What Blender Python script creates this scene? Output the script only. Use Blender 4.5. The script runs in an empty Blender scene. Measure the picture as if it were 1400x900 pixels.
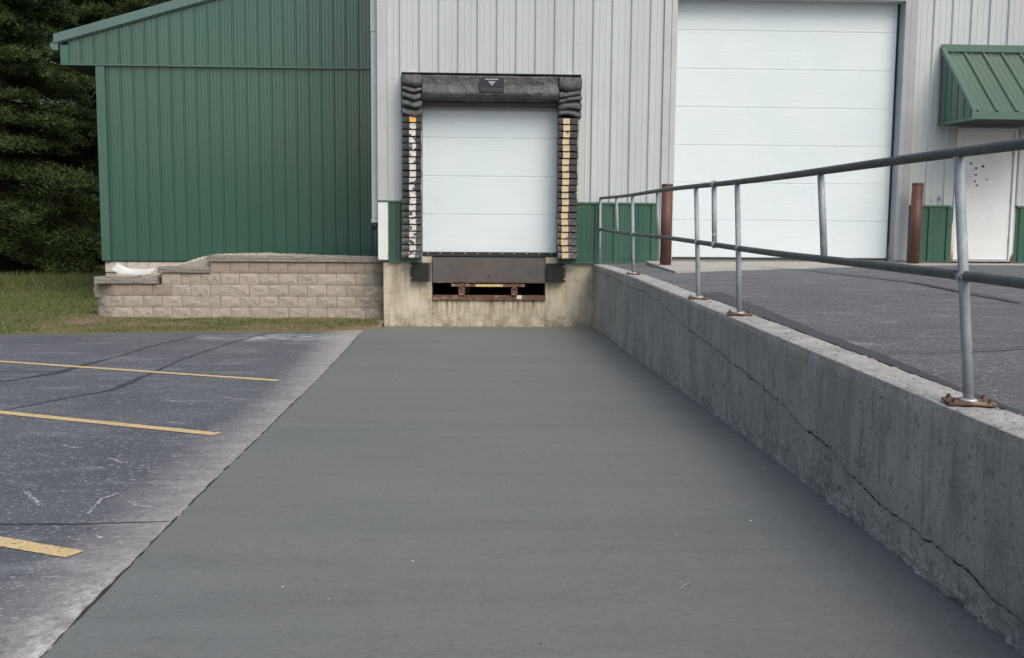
import bpy, bmesh, math, random
import numpy as np
from mathutils import Vector, Matrix
random.seed(7); rng = np.random.default_rng(7)
S = bpy.context.scene
C = S.collection
PI = math.pi

# ------------------------------------------------------------ camera
F, YAW, PITCH, ROLL = 1.4376, 0.0459, 0.1089, 0.0083
CAM = Vector((1.6056, -17.0195, 0.7041))
fw = Vector((math.sin(YAW)*math.cos(PITCH), math.cos(YAW)*math.cos(PITCH), -math.sin(PITCH)))
rt = Vector((math.cos(YAW), -math.sin(YAW), 0)); up = rt.cross(fw)
r2 = rt*math.cos(ROLL)+up*math.sin(ROLL); u2 = -rt*math.sin(ROLL)+up*math.cos(ROLL)
cd = bpy.data.cameras.new('camera'); co = bpy.data.objects.new('camera', cd); C.objects.link(co)
cd.sensor_width = 36; cd.lens = F*36/1.4; cd.clip_start = .05; cd.clip_end = 2000
co.matrix_world = Matrix(((r2.x, u2.x, -fw.x, CAM.x), (r2.y, u2.y, -fw.y, CAM.y), (r2.z, u2.z, -fw.z, CAM.z), (0, 0, 0, 1)))
S.camera = co

# ------------------------------------------------------------ light
SUN_EL, SUN_AZ = math.radians(50), math.radians(154)      # azimuth clockwise from +Y (north)
w = bpy.data.worlds.new('World'); S.world = w; w.use_nodes = True
nt = w.node_tree; sky = nt.nodes.new('ShaderNodeTexSky'); sky.sky_type = 'NISHITA'; sky.sun_disc = False
sky.sun_elevation = SUN_EL; sky.sun_rotation = SUN_AZ; sky.air_density = 1.3; sky.dust_density = 4.5; sky.ozone_density = .8
bg = nt.nodes['Background']; bg.inputs[1].default_value = .15; nt.links.new(sky.outputs[0], bg.inputs[0])
sd = bpy.data.lights.new('sun', 'SUN'); sd.energy = 1.6; sd.angle = math.radians(38); sd.color = (1, .975, .90)
so = bpy.data.objects.new('sun', sd); C.objects.link(so)
sv = Vector((math.sin(SUN_AZ)*math.cos(SUN_EL), math.cos(SUN_AZ)*math.cos(SUN_EL), math.sin(SUN_EL)))
so.rotation_euler = sv.to_track_quat('Z', 'Y').to_euler(); so.location = (0, -10, 30)
S.view_settings.view_transform = 'Standard'; S.view_settings.look = 'None'
S.view_settings.exposure = 0.0; S.view_settings.gamma = 1

# ------------------------------------------------------------ helpers
WL = {}
def thing(name, label, cat, loc=(0, 0, 0), group=None, kind=None):
    o = bpy.data.objects.new(name, None); C.objects.link(o); o.empty_display_size = .2
    o.location = loc; WL[o.name] = Vector(loc); o['label'] = label; o['category'] = cat
    if group: o['group'] = group
    if kind: o['kind'] = kind
    return o
def link(name, me, parent=None, loc=(0, 0, 0), rot=None, label=None):
    o = bpy.data.objects.new(name, me); C.objects.link(o)
    L = Vector(loc); WL[o.name] = L
    if parent is not None:
        o.parent = parent; o.location = L-WL[parent.name]
    else: o.location = L
    if rot is not None: o.rotation_euler = rot
    if label: o['label'] = label
    return o
def tag(o, label, cat, group=None, kind=None):
    o['label'] = label; o['category'] = cat
    if group: o['group'] = group
    if kind: o['kind'] = kind
    return o
class MB:
    def __init__(s): s.b = bmesh.new()
    def v(s, *p): return s.b.verts.new(p)
    def face(s, pts, mi=0):
        f = s.b.faces.new([s.b.verts.new(p) for p in pts]); f.material_index = mi; return f
    def box(s, x0, y0, z0, x1, y1, z1, bev=0, mi=0):
        r = bmesh.ops.create_cube(s.b, size=1)
        vs = r['verts']
        bmesh.ops.scale(s.b, vec=(x1-x0, y1-y0, z1-z0), verts=vs)
        bmesh.ops.translate(s.b, vec=((x0+x1)/2, (y0+y1)/2, (z0+z1)/2), verts=vs)
        fs = set(f for q in vs for f in q.link_faces)
        for f in fs: f.material_index = mi
        if bev:
            es = list(set(e for q in vs for e in q.link_edges))
            bmesh.ops.bevel(s.b, geom=es, offset=bev, segments=1, affect='EDGES')
        return s
    def tube(s, a, b, r, n=14, r1=None, cap=True, smooth=True):
        a = Vector(a); b = Vector(b); d = (b-a).normalized(); r1 = r if r1 is None else r1
        q = d.to_track_quat('Z', 'Y'); A = []; B = []
        for i in range(n):
            t = 2*PI*i/n; o = q @ Vector((math.cos(t), math.sin(t), 0))
            A.append(s.b.verts.new(a+o*r)); B.append(s.b.verts.new(b+o*r1))
        for i in range(n):
            f = s.b.faces.new((A[i], A[(i+1) % n], B[(i+1) % n], B[i])); f.smooth = smooth
        if cap: s.b.faces.new(A[::-1]); s.b.faces.new(B)
        return s
    def path(s, pts, r, n=12):
        rings = []
        for i, p in enumerate(pts):
            p = Vector(p); d = Vector(pts[min(i+1, len(pts)-1)])-Vector(pts[max(i-1, 0)])
            q = d.normalized().to_track_quat('Z', 'Y'); rr = r[i] if isinstance(r, list) else r
            rings.append([s.b.verts.new(p+(q @ Vector((math.cos(2*PI*k/n), math.sin(2*PI*k/n), 0)))*rr) for k in range(n)])
        for A, B in zip(rings, rings[1:]):
            for k in range(n):
                f = s.b.faces.new((A[k], A[(k+1) % n], B[(k+1) % n], B[k])); f.smooth = True
        s.b.faces.new(rings[0][::-1]); s.b.faces.new(rings[-1]); return s
    def prism(s, poly, axis, a, b):
        def P(u, v, t): return {'x': (t, u, v), 'y': (u, t, v), 'z': (u, v, t)}[axis]
        A = [s.b.verts.new(P(u, v, a)) for u, v in poly]; B = [s.b.verts.new(P(u, v, b)) for u, v in poly]
        n = len(poly)
        for i in range(n): s.b.faces.new((A[i], A[(i+1) % n], B[(i+1) % n], B[i]))
        s.b.faces.new(A[::-1]); s.b.faces.new(B); return s
    def mesh(s, name, mats, fix=True):
        if fix: bmesh.ops.recalc_face_normals(s.b, faces=s.b.faces)
        me = bpy.data.meshes.new(name); s.b.to_mesh(me); s.b.free()
        for m in (mats if isinstance(mats, (list, tuple)) else [mats]): me.materials.append(m)
        return me
    def build(s, name, mats, parent=None, label=None, fix=True):
        return link(name, s.mesh(name, mats, fix), parent, label=label)
def npmesh(name, V, Fq, mats, mi=None, smooth=False):
    V = np.asarray(V, np.float32); Fq = np.asarray(Fq, np.int32); k = Fq.shape[1]
    me = bpy.data.meshes.new(name); me.vertices.add(len(V)); me.vertices.foreach_set('co', V.ravel())
    me.loops.add(Fq.size); me.loops.foreach_set('vertex_index', Fq.ravel())
    me.polygons.add(len(Fq)); me.polygons.foreach_set('loop_start', np.arange(len(Fq), dtype=np.int32)*k)
    for m in (mats if isinstance(mats, (list, tuple)) else [mats]): me.materials.append(m)
    if mi is not None: me.polygons.foreach_set('material_index', np.asarray(mi, np.int32))
    me.polygons.foreach_set('use_smooth', np.full(len(Fq), smooth))
    me.update(calc_edges=True); me.validate(); return me
def gridfaces(nu, nv, off=0):
    i = np.arange(nu-1)[:, None]*nv+np.arange(nv-1)[None]
    return (np.stack([i, i+nv, i+nv+1, i+1], -1).reshape(-1, 4)+off)
_tab = np.random.default_rng(3).random((256, 256))
def vn(x, y):
    xi = np.floor(x).astype(int); yi = np.floor(y).astype(int); fx = x-xi; fy = y-yi
    fx = fx*fx*(3-2*fx); fy = fy*fy*(3-2*fy); g = lambda a, b: _tab[a % 256, b % 256]
    return (g(xi, yi)*(1-fx)+g(xi+1, yi)*fx)*(1-fy)+(g(xi, yi+1)*(1-fx)+g(xi+1, yi+1)*fx)*fy
def fbm(x, y, o=4):
    x = np.asarray(x, float); y = np.asarray(y, float); r = 0; a = .5
    for i in range(o): r = r+a*(vn(x*2**i+17*i, y*2**i+31*i)-.5); a *= .5
    return r*2

# ------------------------------------------------------------ materials
class N:
    def __init__(s, name):
        s.m = bpy.data.materials.new(name); s.m.use_nodes = True; s.t = s.m.node_tree
        s.p = s.t.nodes['Principled BSDF']; s.tc = s.t.nodes.new('ShaderNodeTexCoord')
    def new(s, ty, **k):
        n = s.t.nodes.new(ty)
        for a, b in k.items(): setattr(n, a, b)
        return n
    def ln(s, a, b): s.t.links.new(a, b)
    def coord(s, sc=(1, 1, 1), obj=True, loc=(0, 0, 0), rot=(0, 0, 0)):
        m = s.new('ShaderNodeMapping'); m.inputs['Scale'].default_value = sc
        m.inputs['Location'].default_value = loc; m.inputs['Rotation'].default_value = rot
        s.ln(s.tc.outputs['Object'], m.inputs[0]); return m.outputs[0]
    def noise(s, scale, det=4, rough=.55, sc=(1, 1, 1), lo=.35, hi=.65, loc=(0, 0, 0), dist=0):
        n = s.new('ShaderNodeTexNoise'); n.inputs['Scale'].default_value = scale; n.inputs['Detail'].default_value = det
        n.inputs['Roughness'].default_value = rough; n.inputs['Distortion'].default_value = dist
        s.ln(s.coord(sc, loc=loc), n.inputs['Vector'])
        return s.ramp(n.outputs['Fac'], lo, hi)
    def voro(s, scale, lo, hi, sc=(1, 1, 1), feature='F1'):
        n = s.new('ShaderNodeTexVoronoi'); n.feature = feature; n.inputs['Scale'].default_value = scale
        s.ln(s.coord(sc), n.inputs['Vector']); return s.ramp(n.outputs['Distance'], lo, hi)
    def ramp(s, v, lo, hi, a=0., b=1.):
        m = s.new('ShaderNodeMapRange'); m.inputs[1].default_value = lo; m.inputs[2].default_value = hi
        m.inputs[3].default_value = a; m.inputs[4].default_value = b; s.ln(v, m.inputs[0]); return m.outputs[0]
    def math(s, op, a, b=None):
        m = s.new('ShaderNodeMath'); m.operation = op; m.use_clamp = False
        for i, q in enumerate((a, b)):
            if q is None: continue
            if isinstance(q, (int, float)): m.inputs[i].default_value = q
            else: s.ln(q, m.inputs[i])
        return m.outputs[0]
    def mix(s, a, b, f, mode='MIX'):
        m = s.new('ShaderNodeMix'); m.data_type = 'RGBA'; m.blend_type = mode
        for i, q in ((6, a), (7, b)):
            if isinstance(q, tuple): m.inputs[i].default_value = (*q, 1)
            else: s.ln(q, m.inputs[i])
        if isinstance(f, (int, float)): m.inputs[0].default_value = f
        else: s.ln(f, m.inputs[0])
        return m.outputs[2]
    def xyz(s):
        n = s.new('ShaderNodeSeparateXYZ'); s.ln(s.tc.outputs['Object'], n.inputs[0]); return n.outputs
    def rnd(s): return s.new('ShaderNodeObjectInfo').outputs['Random']
    def done(s, col, rough=.7, metal=0., bump=None, bstr=.3, bdist=.01, spec=None):
        if isinstance(col, tuple): s.p.inputs['Base Color'].default_value = (*col, 1)
        else: s.ln(col, s.p.inputs['Base Color'])
        if isinstance(rough, (int, float)): s.p.inputs['Roughness'].default_value = rough
        else: s.ln(rough, s.p.inputs['Roughness'])
        s.p.inputs['Metallic'].default_value = metal
        if spec is not None: s.p.inputs['Specular IOR Level'].default_value = spec
        if bump is not None:
            b = s.new('ShaderNodeBump'); b.inputs['Strength'].default_value = bstr; b.inputs['Distance'].default_value = bdist
            s.ln(bump, b.inputs['Height']); s.ln(b.outputs[0], s.p.inputs['Normal'])
        return s.m
def simple(name, c, rough=.6, var=.12, scale=12, metal=0, spec=None, dirt=None):
    n = N(name); a = tuple(q*(1-var) for q in c); b = tuple(min(1, q*(1+var)) for q in c)
    col = n.mix(a, b, n.noise(scale, 5))
    if dirt: col = n.mix(col, dirt, n.math('MULTIPLY', n.noise(5, 6, .65, lo=.52, hi=.75), .5))
    return n.done(col, rough, metal, n.noise(scale*8, 3), .1, .003, spec)

def siding_mat(name, c, rough, dirtc, spec=.5):
    n = N(name)
    col = n.mix(tuple(q*.93 for q in c), tuple(min(1, q*1.05) for q in c), n.noise(.9, 3, sc=(1, 1, .35)))
    streak = n.math('MULTIPLY', n.noise(14, 2, .5, sc=(1, 1, .03), lo=.5, hi=.8), .18)
    col = n.mix(col, dirtc, streak)
    return n.done(col, rough, 0, n.noise(1.3, 1, sc=(1, 1, .4), lo=0, hi=1), .05, .01, spec)
M = {}
M['grey_siding'] = siding_mat('grey_siding', (.50, .545, .56), .42, (.38, .40, .39))
M['green_siding'] = siding_mat('green_siding', (.040, .118, .088), .15, (.055, .115, .09), 1.0)
M['canopy_green'] = siding_mat('canopy_green', (.075, .125, .092), .3, (.10, .13, .10), .6)
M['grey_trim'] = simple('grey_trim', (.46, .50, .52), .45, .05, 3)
M['shaded_trim'] = simple('shaded_grey_trim', (.36, .38, .41), .5, .06, 3)  # darker grey trim: right jamb's shade put into the colour; also small fittings
M['green_trim'] = simple('green_trim', (.045, .125, .095), .32, .06, 3, spec=1.0)
M['roof_green'] = simple('roof_green', (.085, .165, .15), .35, .06, 3, spec=.9)
M['white_trim'] = simple('white_trim', (.74, .77, .78), .5, .04, 3)
n = N('white_door')
col = n.mix((.67, .76, .81), (.715, .80, .845), n.noise(.8, 3))
col = n.mix(col, (.45, .47, .45), n.math('MULTIPLY', n.noise(9, 6, .7, lo=.62, hi=.8), .35))
lines = n.new('ShaderNodeTexWave'); lines.bands_direction = 'Z'; lines.inputs['Scale'].default_value = 9; lines.inputs['Distortion'].default_value = .3
n.ln(n.coord(), lines.inputs['Vector'])
M['white_door'] = n.done(col, .42, 0, lines.outputs['Fac'], .10, .003)
M['steel_door'] = simple('painted_steel_door', (.76, .79, .81), .45, .03, 3)
M['seal_black'] = simple('black_rubber', (.022, .023, .025), .6, .3, 20)
# vinyl of the dock seal: black, scuffed
n = N('black_vinyl')
col = n.mix((.034, .037, .043), (.075, .080, .088), n.noise(5, 5, .6))
col = n.mix(col, (.17, .175, .175), n.math('MULTIPLY', n.noise(7, 7, .7, sc=(1, 1, 2.5), lo=.55, hi=.72), .45))
M['vinyl'] = n.done(col, n.ramp(n.noise(8, 4), 0, 1, .38, .62), 0, n.noise(9, 5, .6), .5, .02)
n = N('pleat_vinyl'); col = n.mix((.010, .011, .013), (.028, .030, .034), n.noise(9, 5, .6))
z = n.xyz()[2]
geo = n.new('ShaderNodeNewGeometry'); sp = n.new('ShaderNodeSeparateXYZ'); n.ln(geo.outputs['Position'], sp.inputs[0])
wear = n.math('MULTIPLY', n.ramp(sp.outputs[2], .95, .05), n.noise(14, 6, .7, lo=.42, hi=.6))
col = n.mix(col, (.22, .22, .21), n.math('MULTIPLY', wear, .75))
M['pleat'] = n.done(col, .6, 0, n.noise(16, 5), .4, .01)
def stripe_mat(name, c, worn):
    n = N(name); rnd = n.rnd()
    cb = n.new('ShaderNodeCombineXYZ'); n.ln(rnd, cb.inputs[0]); n.ln(n.math('MULTIPLY', rnd, 7.3), cb.inputs[2])
    va = n.new('ShaderNodeVectorMath'); va.operation = 'MULTIPLY_ADD'; n.ln(cb.outputs[0], va.inputs[0]); va.inputs[1].default_value = (40, 40, 40); n.ln(n.tc.outputs['Object'], va.inputs[2])
    no = n.new('ShaderNodeTexNoise'); no.inputs['Scale'].default_value = 17; no.inputs['Detail'].default_value = 5; n.ln(va.outputs[0], no.inputs['Vector'])
    f = n.ramp(no.outputs['Fac'], worn, worn+.03)
    col = n.mix(c, tuple(q*.8 for q in c), n.noise(30, 3)); col = n.mix(col, (.03, .03, .034), f)
    return n.done(col, .6)
M['stripe_white'] = stripe_mat('worn_white_stripe', (.66, .65, .62), .565)
M['stripe_tan'] = stripe_mat('faded_yellow_stripe', (.62, .49, .30), .66)
M['stripe_yellow'] = simple('yellow_stripe', (.72, .38, .06), .6, .1, 20)

# concretes
def concrete(name, a, b, stain, rust=None, streak=.5, rough=.85, bump=.35, grain=60):
    n = N(name); col = n.mix(a, b, n.noise(1.6, 6, .6))
    col = n.mix(col, stain, n.math('MULTIPLY', n.noise(11, 5, .6, sc=(1, 1, .10), lo=.48, hi=.66), streak))
    col = n.mix(col, tuple(q*.62 for q in stain), n.math('MULTIPLY', n.noise(3.3, 7, .7, lo=.54, hi=.66), .45))
    col = n.mix(col, tuple(q*.3 for q in stain), n.math('MULTIPLY', n.noise(26, 3, .6, lo=.62, hi=.66), .75))
    col = n.mix(col, tuple(min(1, q*1.25) for q in a), n.math('MULTIPLY', n.noise(grain, 2, lo=.55, hi=.75), .4))
    if rust: col = rust(n, col)
    hb = n.math('ADD', n.noise(grain, 4, .7, lo=.2, hi=.8), n.math('MULTIPLY', n.noise(6, 4), .8))
    return n.done(col, rough, 0, hb, bump, .006)
def dock_rust(n, col):
    x, y, z = n.xyz()
    # rust streaks running down below the sill of the pit; damp dirt at the foot
    a = n.math('MULTIPLY', n.ramp(z, -1.0, -.69), n.ramp(z, -.66, -.69))
    a = n.math('MULTIPLY', a, n.math('MULTIPLY', n.ramp(x, 1.0, 1.12), n.ramp(x, 3.05, 2.9)))
    s = n.noise(16, 4, .6, sc=(1, 1, .07), lo=.44, hi=.64)
    col = n.mix(col, (.17, .095, .04), n.math('MULTIPLY', n.math('MULTIPLY', a, s), 1.3))
    b = n.math('MULTIPLY', n.ramp(z, -.80, -1.12), n.noise(6, 6, .7, lo=.4, hi=.6))
    col = n.mix(col, (.10, .085, .065), n.math('MULTIPLY', b, .7))
    c = n.math('MULTIPLY', n.ramp(x, 3.25, 3.7), n.noise(2.5, 6, .7, lo=.30, hi=.6))
    return n.mix(col, (.20, .20, .19), n.math('MULTIPLY', c, .75))
def wall_marks(n, col):
    # pale lime runs and dark dirty runs down the face, brown weathering towards the near end
    a = n.noise(5, 5, .65, sc=(1, 1, .16), lo=.55, hi=.66, loc=(0, 3, 0)); col = n.mix(col, (.52, .53, .52), n.math('MULTIPLY', a, .5))
    a = n.noise(30, 3, .6, sc=(1, 1, .06), lo=.57, hi=.66, loc=(0, 7, 0)); col = n.mix(col, (.17, .175, .17), n.math('MULTIPLY', a, .5))
    a = n.noise(3.5, 6, .7, sc=(1, 1, .5), lo=.50, hi=.66, loc=(2, 1, 4)); col = n.mix(col, (.23, .215, .195), n.math('MULTIPLY', a, .65))
    a = n.noise(7, 8, .8, lo=.56, hi=.62, loc=(5, 5, 5)); col = n.mix(col, (.15, .15, .145), n.math('MULTIPLY', a, .6))
    a = n.noise(75, 4, .8, lo=.50, hi=.66); col = n.mix(col, (.14, .138, .13), n.math('MULTIPLY', a, .6))
    return col
M['dock_concrete'] = concrete('dock_concrete', (.60, .555, .435), (.50, .455, .35), (.33, .27, .19), dock_rust, .7)
M['wall_concrete'] = concrete('retaining_wall_concrete', (.46, .435, .385), (.32, .305, .27), (.47, .47, .45), wall_marks, .35, bump=1.0, grain=85)
M['wall_crack'] = simple('crack_dirt', (.03, .03, .03), .95, .3, 30)
n = N('wall_top_concrete')
col = n.mix((.50, .485, .465), (.35, .34, .325), n.noise(5, 6, .65))
col = n.mix(col, (.60, .58, .56), n.voro(75, .28, .12)); col = n.mix(col, (.10, .095, .09), n.math('MULTIPLY', n.noise(45, 4, .7, lo=.56, hi=.64), .8))
col = n.mix(col, (.05, .05, .05), n.math('MULTIPLY', n.noise(11, 4, .7, lo=.63, hi=.66), .8))
M['wall_top'] = n.done(col, .9, 0, n.noise(60, 5, .7), .7, .008)
# fresh slab
n = N('slab_concrete')
col = n.mix((.134, .143, .142), (.156, .165, .163), n.noise(.55, 5, .6, sc=(.45, 1.3, 1)))
col = n.mix(col, (.112, .120, .119), n.math('MULTIPLY', n.noise(2.6, 6, .7, sc=(.22, 1.6, 1), lo=.46, hi=.68), .6))
col = n.mix(col, (.160, .157, .148), n.math('MULTIPLY', n.noise(1.1, 5, .6, sc=(.5, 1, 1), lo=.45, hi=.7, loc=(5, 2, 0)), .6))
col = n.mix(col, (.17, .165, .14), n.math('MULTIPLY', n.ramp(n.xyz()[1], -3.0, -.1), .55))
col = n.mix(col, (.06, .06, .062), n.math('MULTIPLY', n.noise(22, 3, .6, lo=.705, hi=.72), .6))
col = n.mix(col, (.215, .225, .222), n.math('MULTIPLY', n.noise(150, 3, .7, sc=(.22, 1, 1), lo=.50, hi=.68), .55))
col = n.mix(col, (.075, .082, .082), n.math('MULTIPLY', n.noise(120, 3, .7, sc=(.22, 1, 1), lo=.52, hi=.70, loc=(9, 3, 1)), .55))
col = n.mix(col, (.095, .10, .10), n.math('MULTIPLY', n.noise(9, 7, .8, sc=(.5, 1, 1), lo=.56, hi=.66), .35))
hb = n.math('ADD', n.noise(170, 3, .6, sc=(.16, 1, 1), lo=.2, hi=.8), n.math('MULTIPLY', n.noise(7, 5, sc=(.3, 1, 1)), .5))
M['slab'] = n.done(col, .78, 0, hb, .35, .003)
# asphalt of the parking lot with a pale, mortar-stained margin next to the slab
def asphalt(name, a, b, margin=False):
    n = N(name); col = n.mix(a, b, n.noise(.9, 5, .6))
    col = n.mix(col, tuple(q*.65 for q in a), n.math('MULTIPLY', n.noise(2.3, 6, .7, sc=(.5, 1.4, 1), lo=.5, hi=.75), .5))
    col = n.mix(col, (.25, .255, .27), n.math('MULTIPLY', n.voro(70, .36, .16), .45))
    col = n.mix(col, (.55, .56, .57), n.math('MULTIPLY', n.noise(42, 3, .7, sc=(.7, 1.3, 1), lo=.61, hi=.65), .8))
    col = n.mix(col, tuple(q*.5 for q in a), n.math('MULTIPLY', n.noise(110, 2, .7, lo=.52, hi=.7), .6))
    col = n.mix(col, (.30, .31, .33), n.math('MULTIPLY', n.noise(2.4, 8, .78, sc=(.5, 1.5, 1), lo=.53, hi=.66), .5))
    col = n.mix(col, tuple(q*2.1 for q in b), n.math('MULTIPLY', n.noise(120, 3, .75, lo=.52, hi=.68, loc=(3, 1, 1)), .55))
    col = n.mix(col, tuple(q*.55 for q in a), n.math('MULTIPLY', n.noise(11, 8, .8, sc=(.7, 1.2, 1), lo=.54, hi=.66), .4))
    if margin:
        x, y, z = n.xyz()
        nz = n.math('MULTIPLY', n.math('ADD', n.noise(5, 6, .7, sc=(.5, 1.1, 1), lo=0, hi=1), -.5), .55)
        wob = n.math('ADD', x, nz)
        wob = n.math('ADD', wob, n.math('MULTIPLY', n.ramp(y, -8, -1, 0, .36), 1))
        f = n.ramp(wob, -.20, .24)
        f = n.math('MULTIPLY', f, n.noise(16, 6, .7, lo=.10, hi=.55))
        col = n.mix(col, n.mix((.44, .415, .395), (.27, .265, .265), n.noise(26, 7, .8, lo=.42, hi=.66)), n.math('MULTIPLY', f, .85))
        # white laitance spots
        d1 = n.new('ShaderNodeVectorMath'); d1.operation = 'DISTANCE'; n.ln(n.tc.outputs['Object'], d1.inputs[0]); d1.inputs[1].default_value = (.08, -13.35, -.75)
        nn = n.math('MULTIPLY', n.noise(4, 6, .7, lo=0, hi=1, loc=(3, 3, 3)), .55)
        g = n.math('MULTIPLY', n.ramp(n.math('ADD', x, nn), .33, .50), n.ramp(n.math('ADD', y, n.math('MULTIPLY', nn, -1.2)), -12.95, -13.45))
        g = n.math('MULTIPLY', g, n.noise(24, 8, .85, sc=(1, .6, 1), lo=.46, hi=.60))
        col = n.mix(col, (.64, .66, .67), n.math('MULTIPLY', g, .9))
        d2 = n.new('ShaderNodeVectorMath'); d2.operation = 'DISTANCE'
        mp = n.coord((.55, 1, 1)); n.ln(mp, d2.inputs[0]); d2.inputs[1].default_value = (-.62*.9, -2.15, -1.04)
        g = n.math('MULTIPLY', n.ramp(d2.outputs['Value'], .8, .15), n.noise(9, 7, .75, sc=(.4, 1, 1), lo=.47, hi=.6))
        col = n.mix(col, (.52, .54, .55), g)
    return n.done(col, .83, 0, n.math('ADD', n.noise(90, 4, .7, lo=.2, hi=.8), n.voro(85, .5, .1)), .55, .005)
M['lot'] = asphalt('lot_asphalt', (.070, .075, .090), (.100, .105, .122), True)
M['upper'] = asphalt('upper_asphalt', (.076, .080, .090), (.102, .106, .116))
M['tar'] = simple('crack_sealant', (.042, .045, .053), .7, .35, 60)
M['crack_black'] = simple('open_joint', (.03, .03, .031), .95, .2, 20)
M['scuff'] = simple('white_scuff', (.42, .43, .45), .8, .2, 40)
n = N('yellow_line_paint')
col = n.mix((.62, .475, .25), (.54, .40, .20), n.noise(14, 5, .7)); col = n.mix(col, (.12, .11, .10), n.math('MULTIPLY', n.noise(38, 5, .75, lo=.57, hi=.61), .8))
M['yellow'] = n.done(col, .75, 0, n.noise(90, 3), .3, .003)
M['apron'] = concrete('apron_concrete', (.40, .385, .355), (.33, .32, .30), (.24, .23, .21), None, .2, bump=.2)
# metals
n = N('galvanised_pipe')
col = n.mix((.25, .28, .30), (.38, .42, .45), n.noise(9, 5, .7, sc=(1, 1, .5)))
col = n.mix(col, (.66, .68, .70), n.math('MULTIPLY', n.noise(28, 5, .8, sc=(1, 1, .4), lo=.60, hi=.68), .6))
col = n.mix(col, (.06, .06, .06), n.math('MULTIPLY', n.noise(16, 5, .7, lo=.65, hi=.67), .8))
M['galv'] = n.done(col, .62, .15, n.noise(60, 3), .2, .003)
n = N('weathered_rail')
col = n.mix((.060, .066, .062), (.11, .12, .113), n.noise(6, 6, .7)); col = n.mix(col, (.30, .31, .29), n.math('MULTIPLY', n.noise(40, 5, .8, lo=.62, hi=.7), .6))
M['rail'] = n.done(col, .6, .1, n.noise(60, 3), .2, .003)
n = N('rust'); col = n.mix((.085, .045, .034), (.19, .10, .066), n.noise(18, 6, .7)); col = n.mix(col, (.46, .36, .27), n.math('MULTIPLY', n.noise(11, 5, .8, sc=(.5, 1, 1), lo=.54, hi=.62), .7))
col = n.mix(col, (.05, .03, .025), n.math('MULTIPLY', n.noise(30, 5, lo=.6, hi=.7), .7))
M['rust'] = n.done(col, .8, .1, n.noise(40, 5), .5, .004)
n = N('bollard_paint'); col = n.mix((.095, .040, .035), (.135, .060, .050), n.noise(7, 5, .6, sc=(1, 1, .4)))
col = n.mix(col, (.24, .15, .12), n.math('MULTIPLY', n.noise(30, 5, .7, lo=.6, hi=.7), .4))
M['bollard'] = n.done(col, .55, .1, n.noise(50, 4), .2, .003)
n = N('checker_plate')
a = n.new('ShaderNodeTexBrick')
col = n.mix((.080, .074, .074), (.125, .117, .116), n.noise(5, 5, .6)); col = n.mix(col, (.15, .11, .092), n.math('MULTIPLY', n.noise(3, 5, lo=.5, hi=.7), .4))
v1 = n.new('ShaderNodeTexChecker'); v1.inputs['Scale'].default_value = 55; n.ln(n.coord(rot=(0, PI/4, 0)), v1.inputs['Vector'])
col = n.mix(col, (.20, .175, .165), n.math('MULTIPLY', v1.outputs['Fac'], .45))
M['checker'] = n.done(col, .6, .4, v1.outputs['Fac'], .5, .004)
M['dull_steel'] = simple('old_steel', (.10, .085, .07), .7, .3, 20)  # dull brownish steel of the bumper angles
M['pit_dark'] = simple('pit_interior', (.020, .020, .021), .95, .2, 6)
M['chrome'] = simple('bright_screw', (.62, .64, .66), .35, .05, 20, .5)
M['label_yellow'] = simple('warning_label', (.62, .52, .20), .6, .25, 60)
M['paper'] = simple('white_paper', (.80, .78, .80), .8, .02, 3)
M['ink_red'] = simple('faded_red_ink', (.50, .40, .40), .8, .15, 60)
M['ink_grey'] = simple('logo_grey', (.34, .35, .38), .7, .1, 30)
M['ink_dim'] = simple('logo_letters', (.12, .125, .145), .7, .2, 60)
M['patch'] = simple('logo_patch', (.026, .028, .04), .7, .15, 30)
M['black'] = simple('black_plastic', (.02, .02, .022), .5, .1, 20)
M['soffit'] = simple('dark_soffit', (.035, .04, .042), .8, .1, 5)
# masonry
def block_mat(name, a, b, c):
    n = N(name); col = n.mix(a, b, n.rnd()); col = n.mix(col, c, n.math('MULTIPLY', n.noise(24, 6, .75, lo=.42, hi=.66), .65))
    col = n.mix(col, tuple(q*.45 for q in a), n.math('MULTIPLY', n.noise(60, 4, .7, lo=.6, hi=.7), .55))
    geo = n.new('ShaderNodeNewGeometry'); sp = n.new('ShaderNodeSeparateXYZ'); n.ln(geo.outputs['Position'], sp.inputs[0])
    no = n.new('ShaderNodeTexNoise'); no.inputs['Scale'].default_value = 3; no.inputs['Detail'].default_value = 6; n.ln(geo.outputs['Position'], no.inputs['Vector'])
    end_shade = n.math('MULTIPLY', n.ramp(sp.outputs[0], -.45, .25), n.ramp(no.outputs['Fac'], .3, .6))  # shade beside the jutting foundation, painted onto the wall's right end
    col = n.mix(col, (.10, .10, .085), n.math('MULTIPLY', end_shade, .75))
    return n.done(col, .92, 0, n.noise(50, 6, .75), .8, .012)
M['block'] = block_mat('split_face_block', (.40, .355, .30), (.49, .435, .37), (.62, .56, .48))
M['block_dull'] = block_mat('weathered_block', (.34, .285, .23), (.40, .335, .275), (.46, .40, .33))
M['cap'] = block_mat('cap_stone', (.25, .23, .205), (.32, .295, .265), (.40, .375, .34))
M['cap_light'] = block_mat('pale_cap_stone', (.34, .33, .31), (.42, .40, .38), (.5, .48, .45))
M['cmu'] = simple('painted_cmu', (.56, .50, .45), .85, .08, 9)
M['mortar'] = simple('mortar', (.40, .37, .33), .9, .1, 20)
n = N('gravel_stone'); geo = n.new('ShaderNodeNewGeometry')
M['gravel'] = n.done(n.mix((.24, .22, .19), (.60, .55, .49), geo.outputs['Random Per Island']), .9)
M['gravel_sheet'] = simple('gravel_bed', (.26, .235, .205), .95, .35, 60)
M['dirt'] = simple('dirt', (.14, .11, .08), .95, .25, 14)
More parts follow.
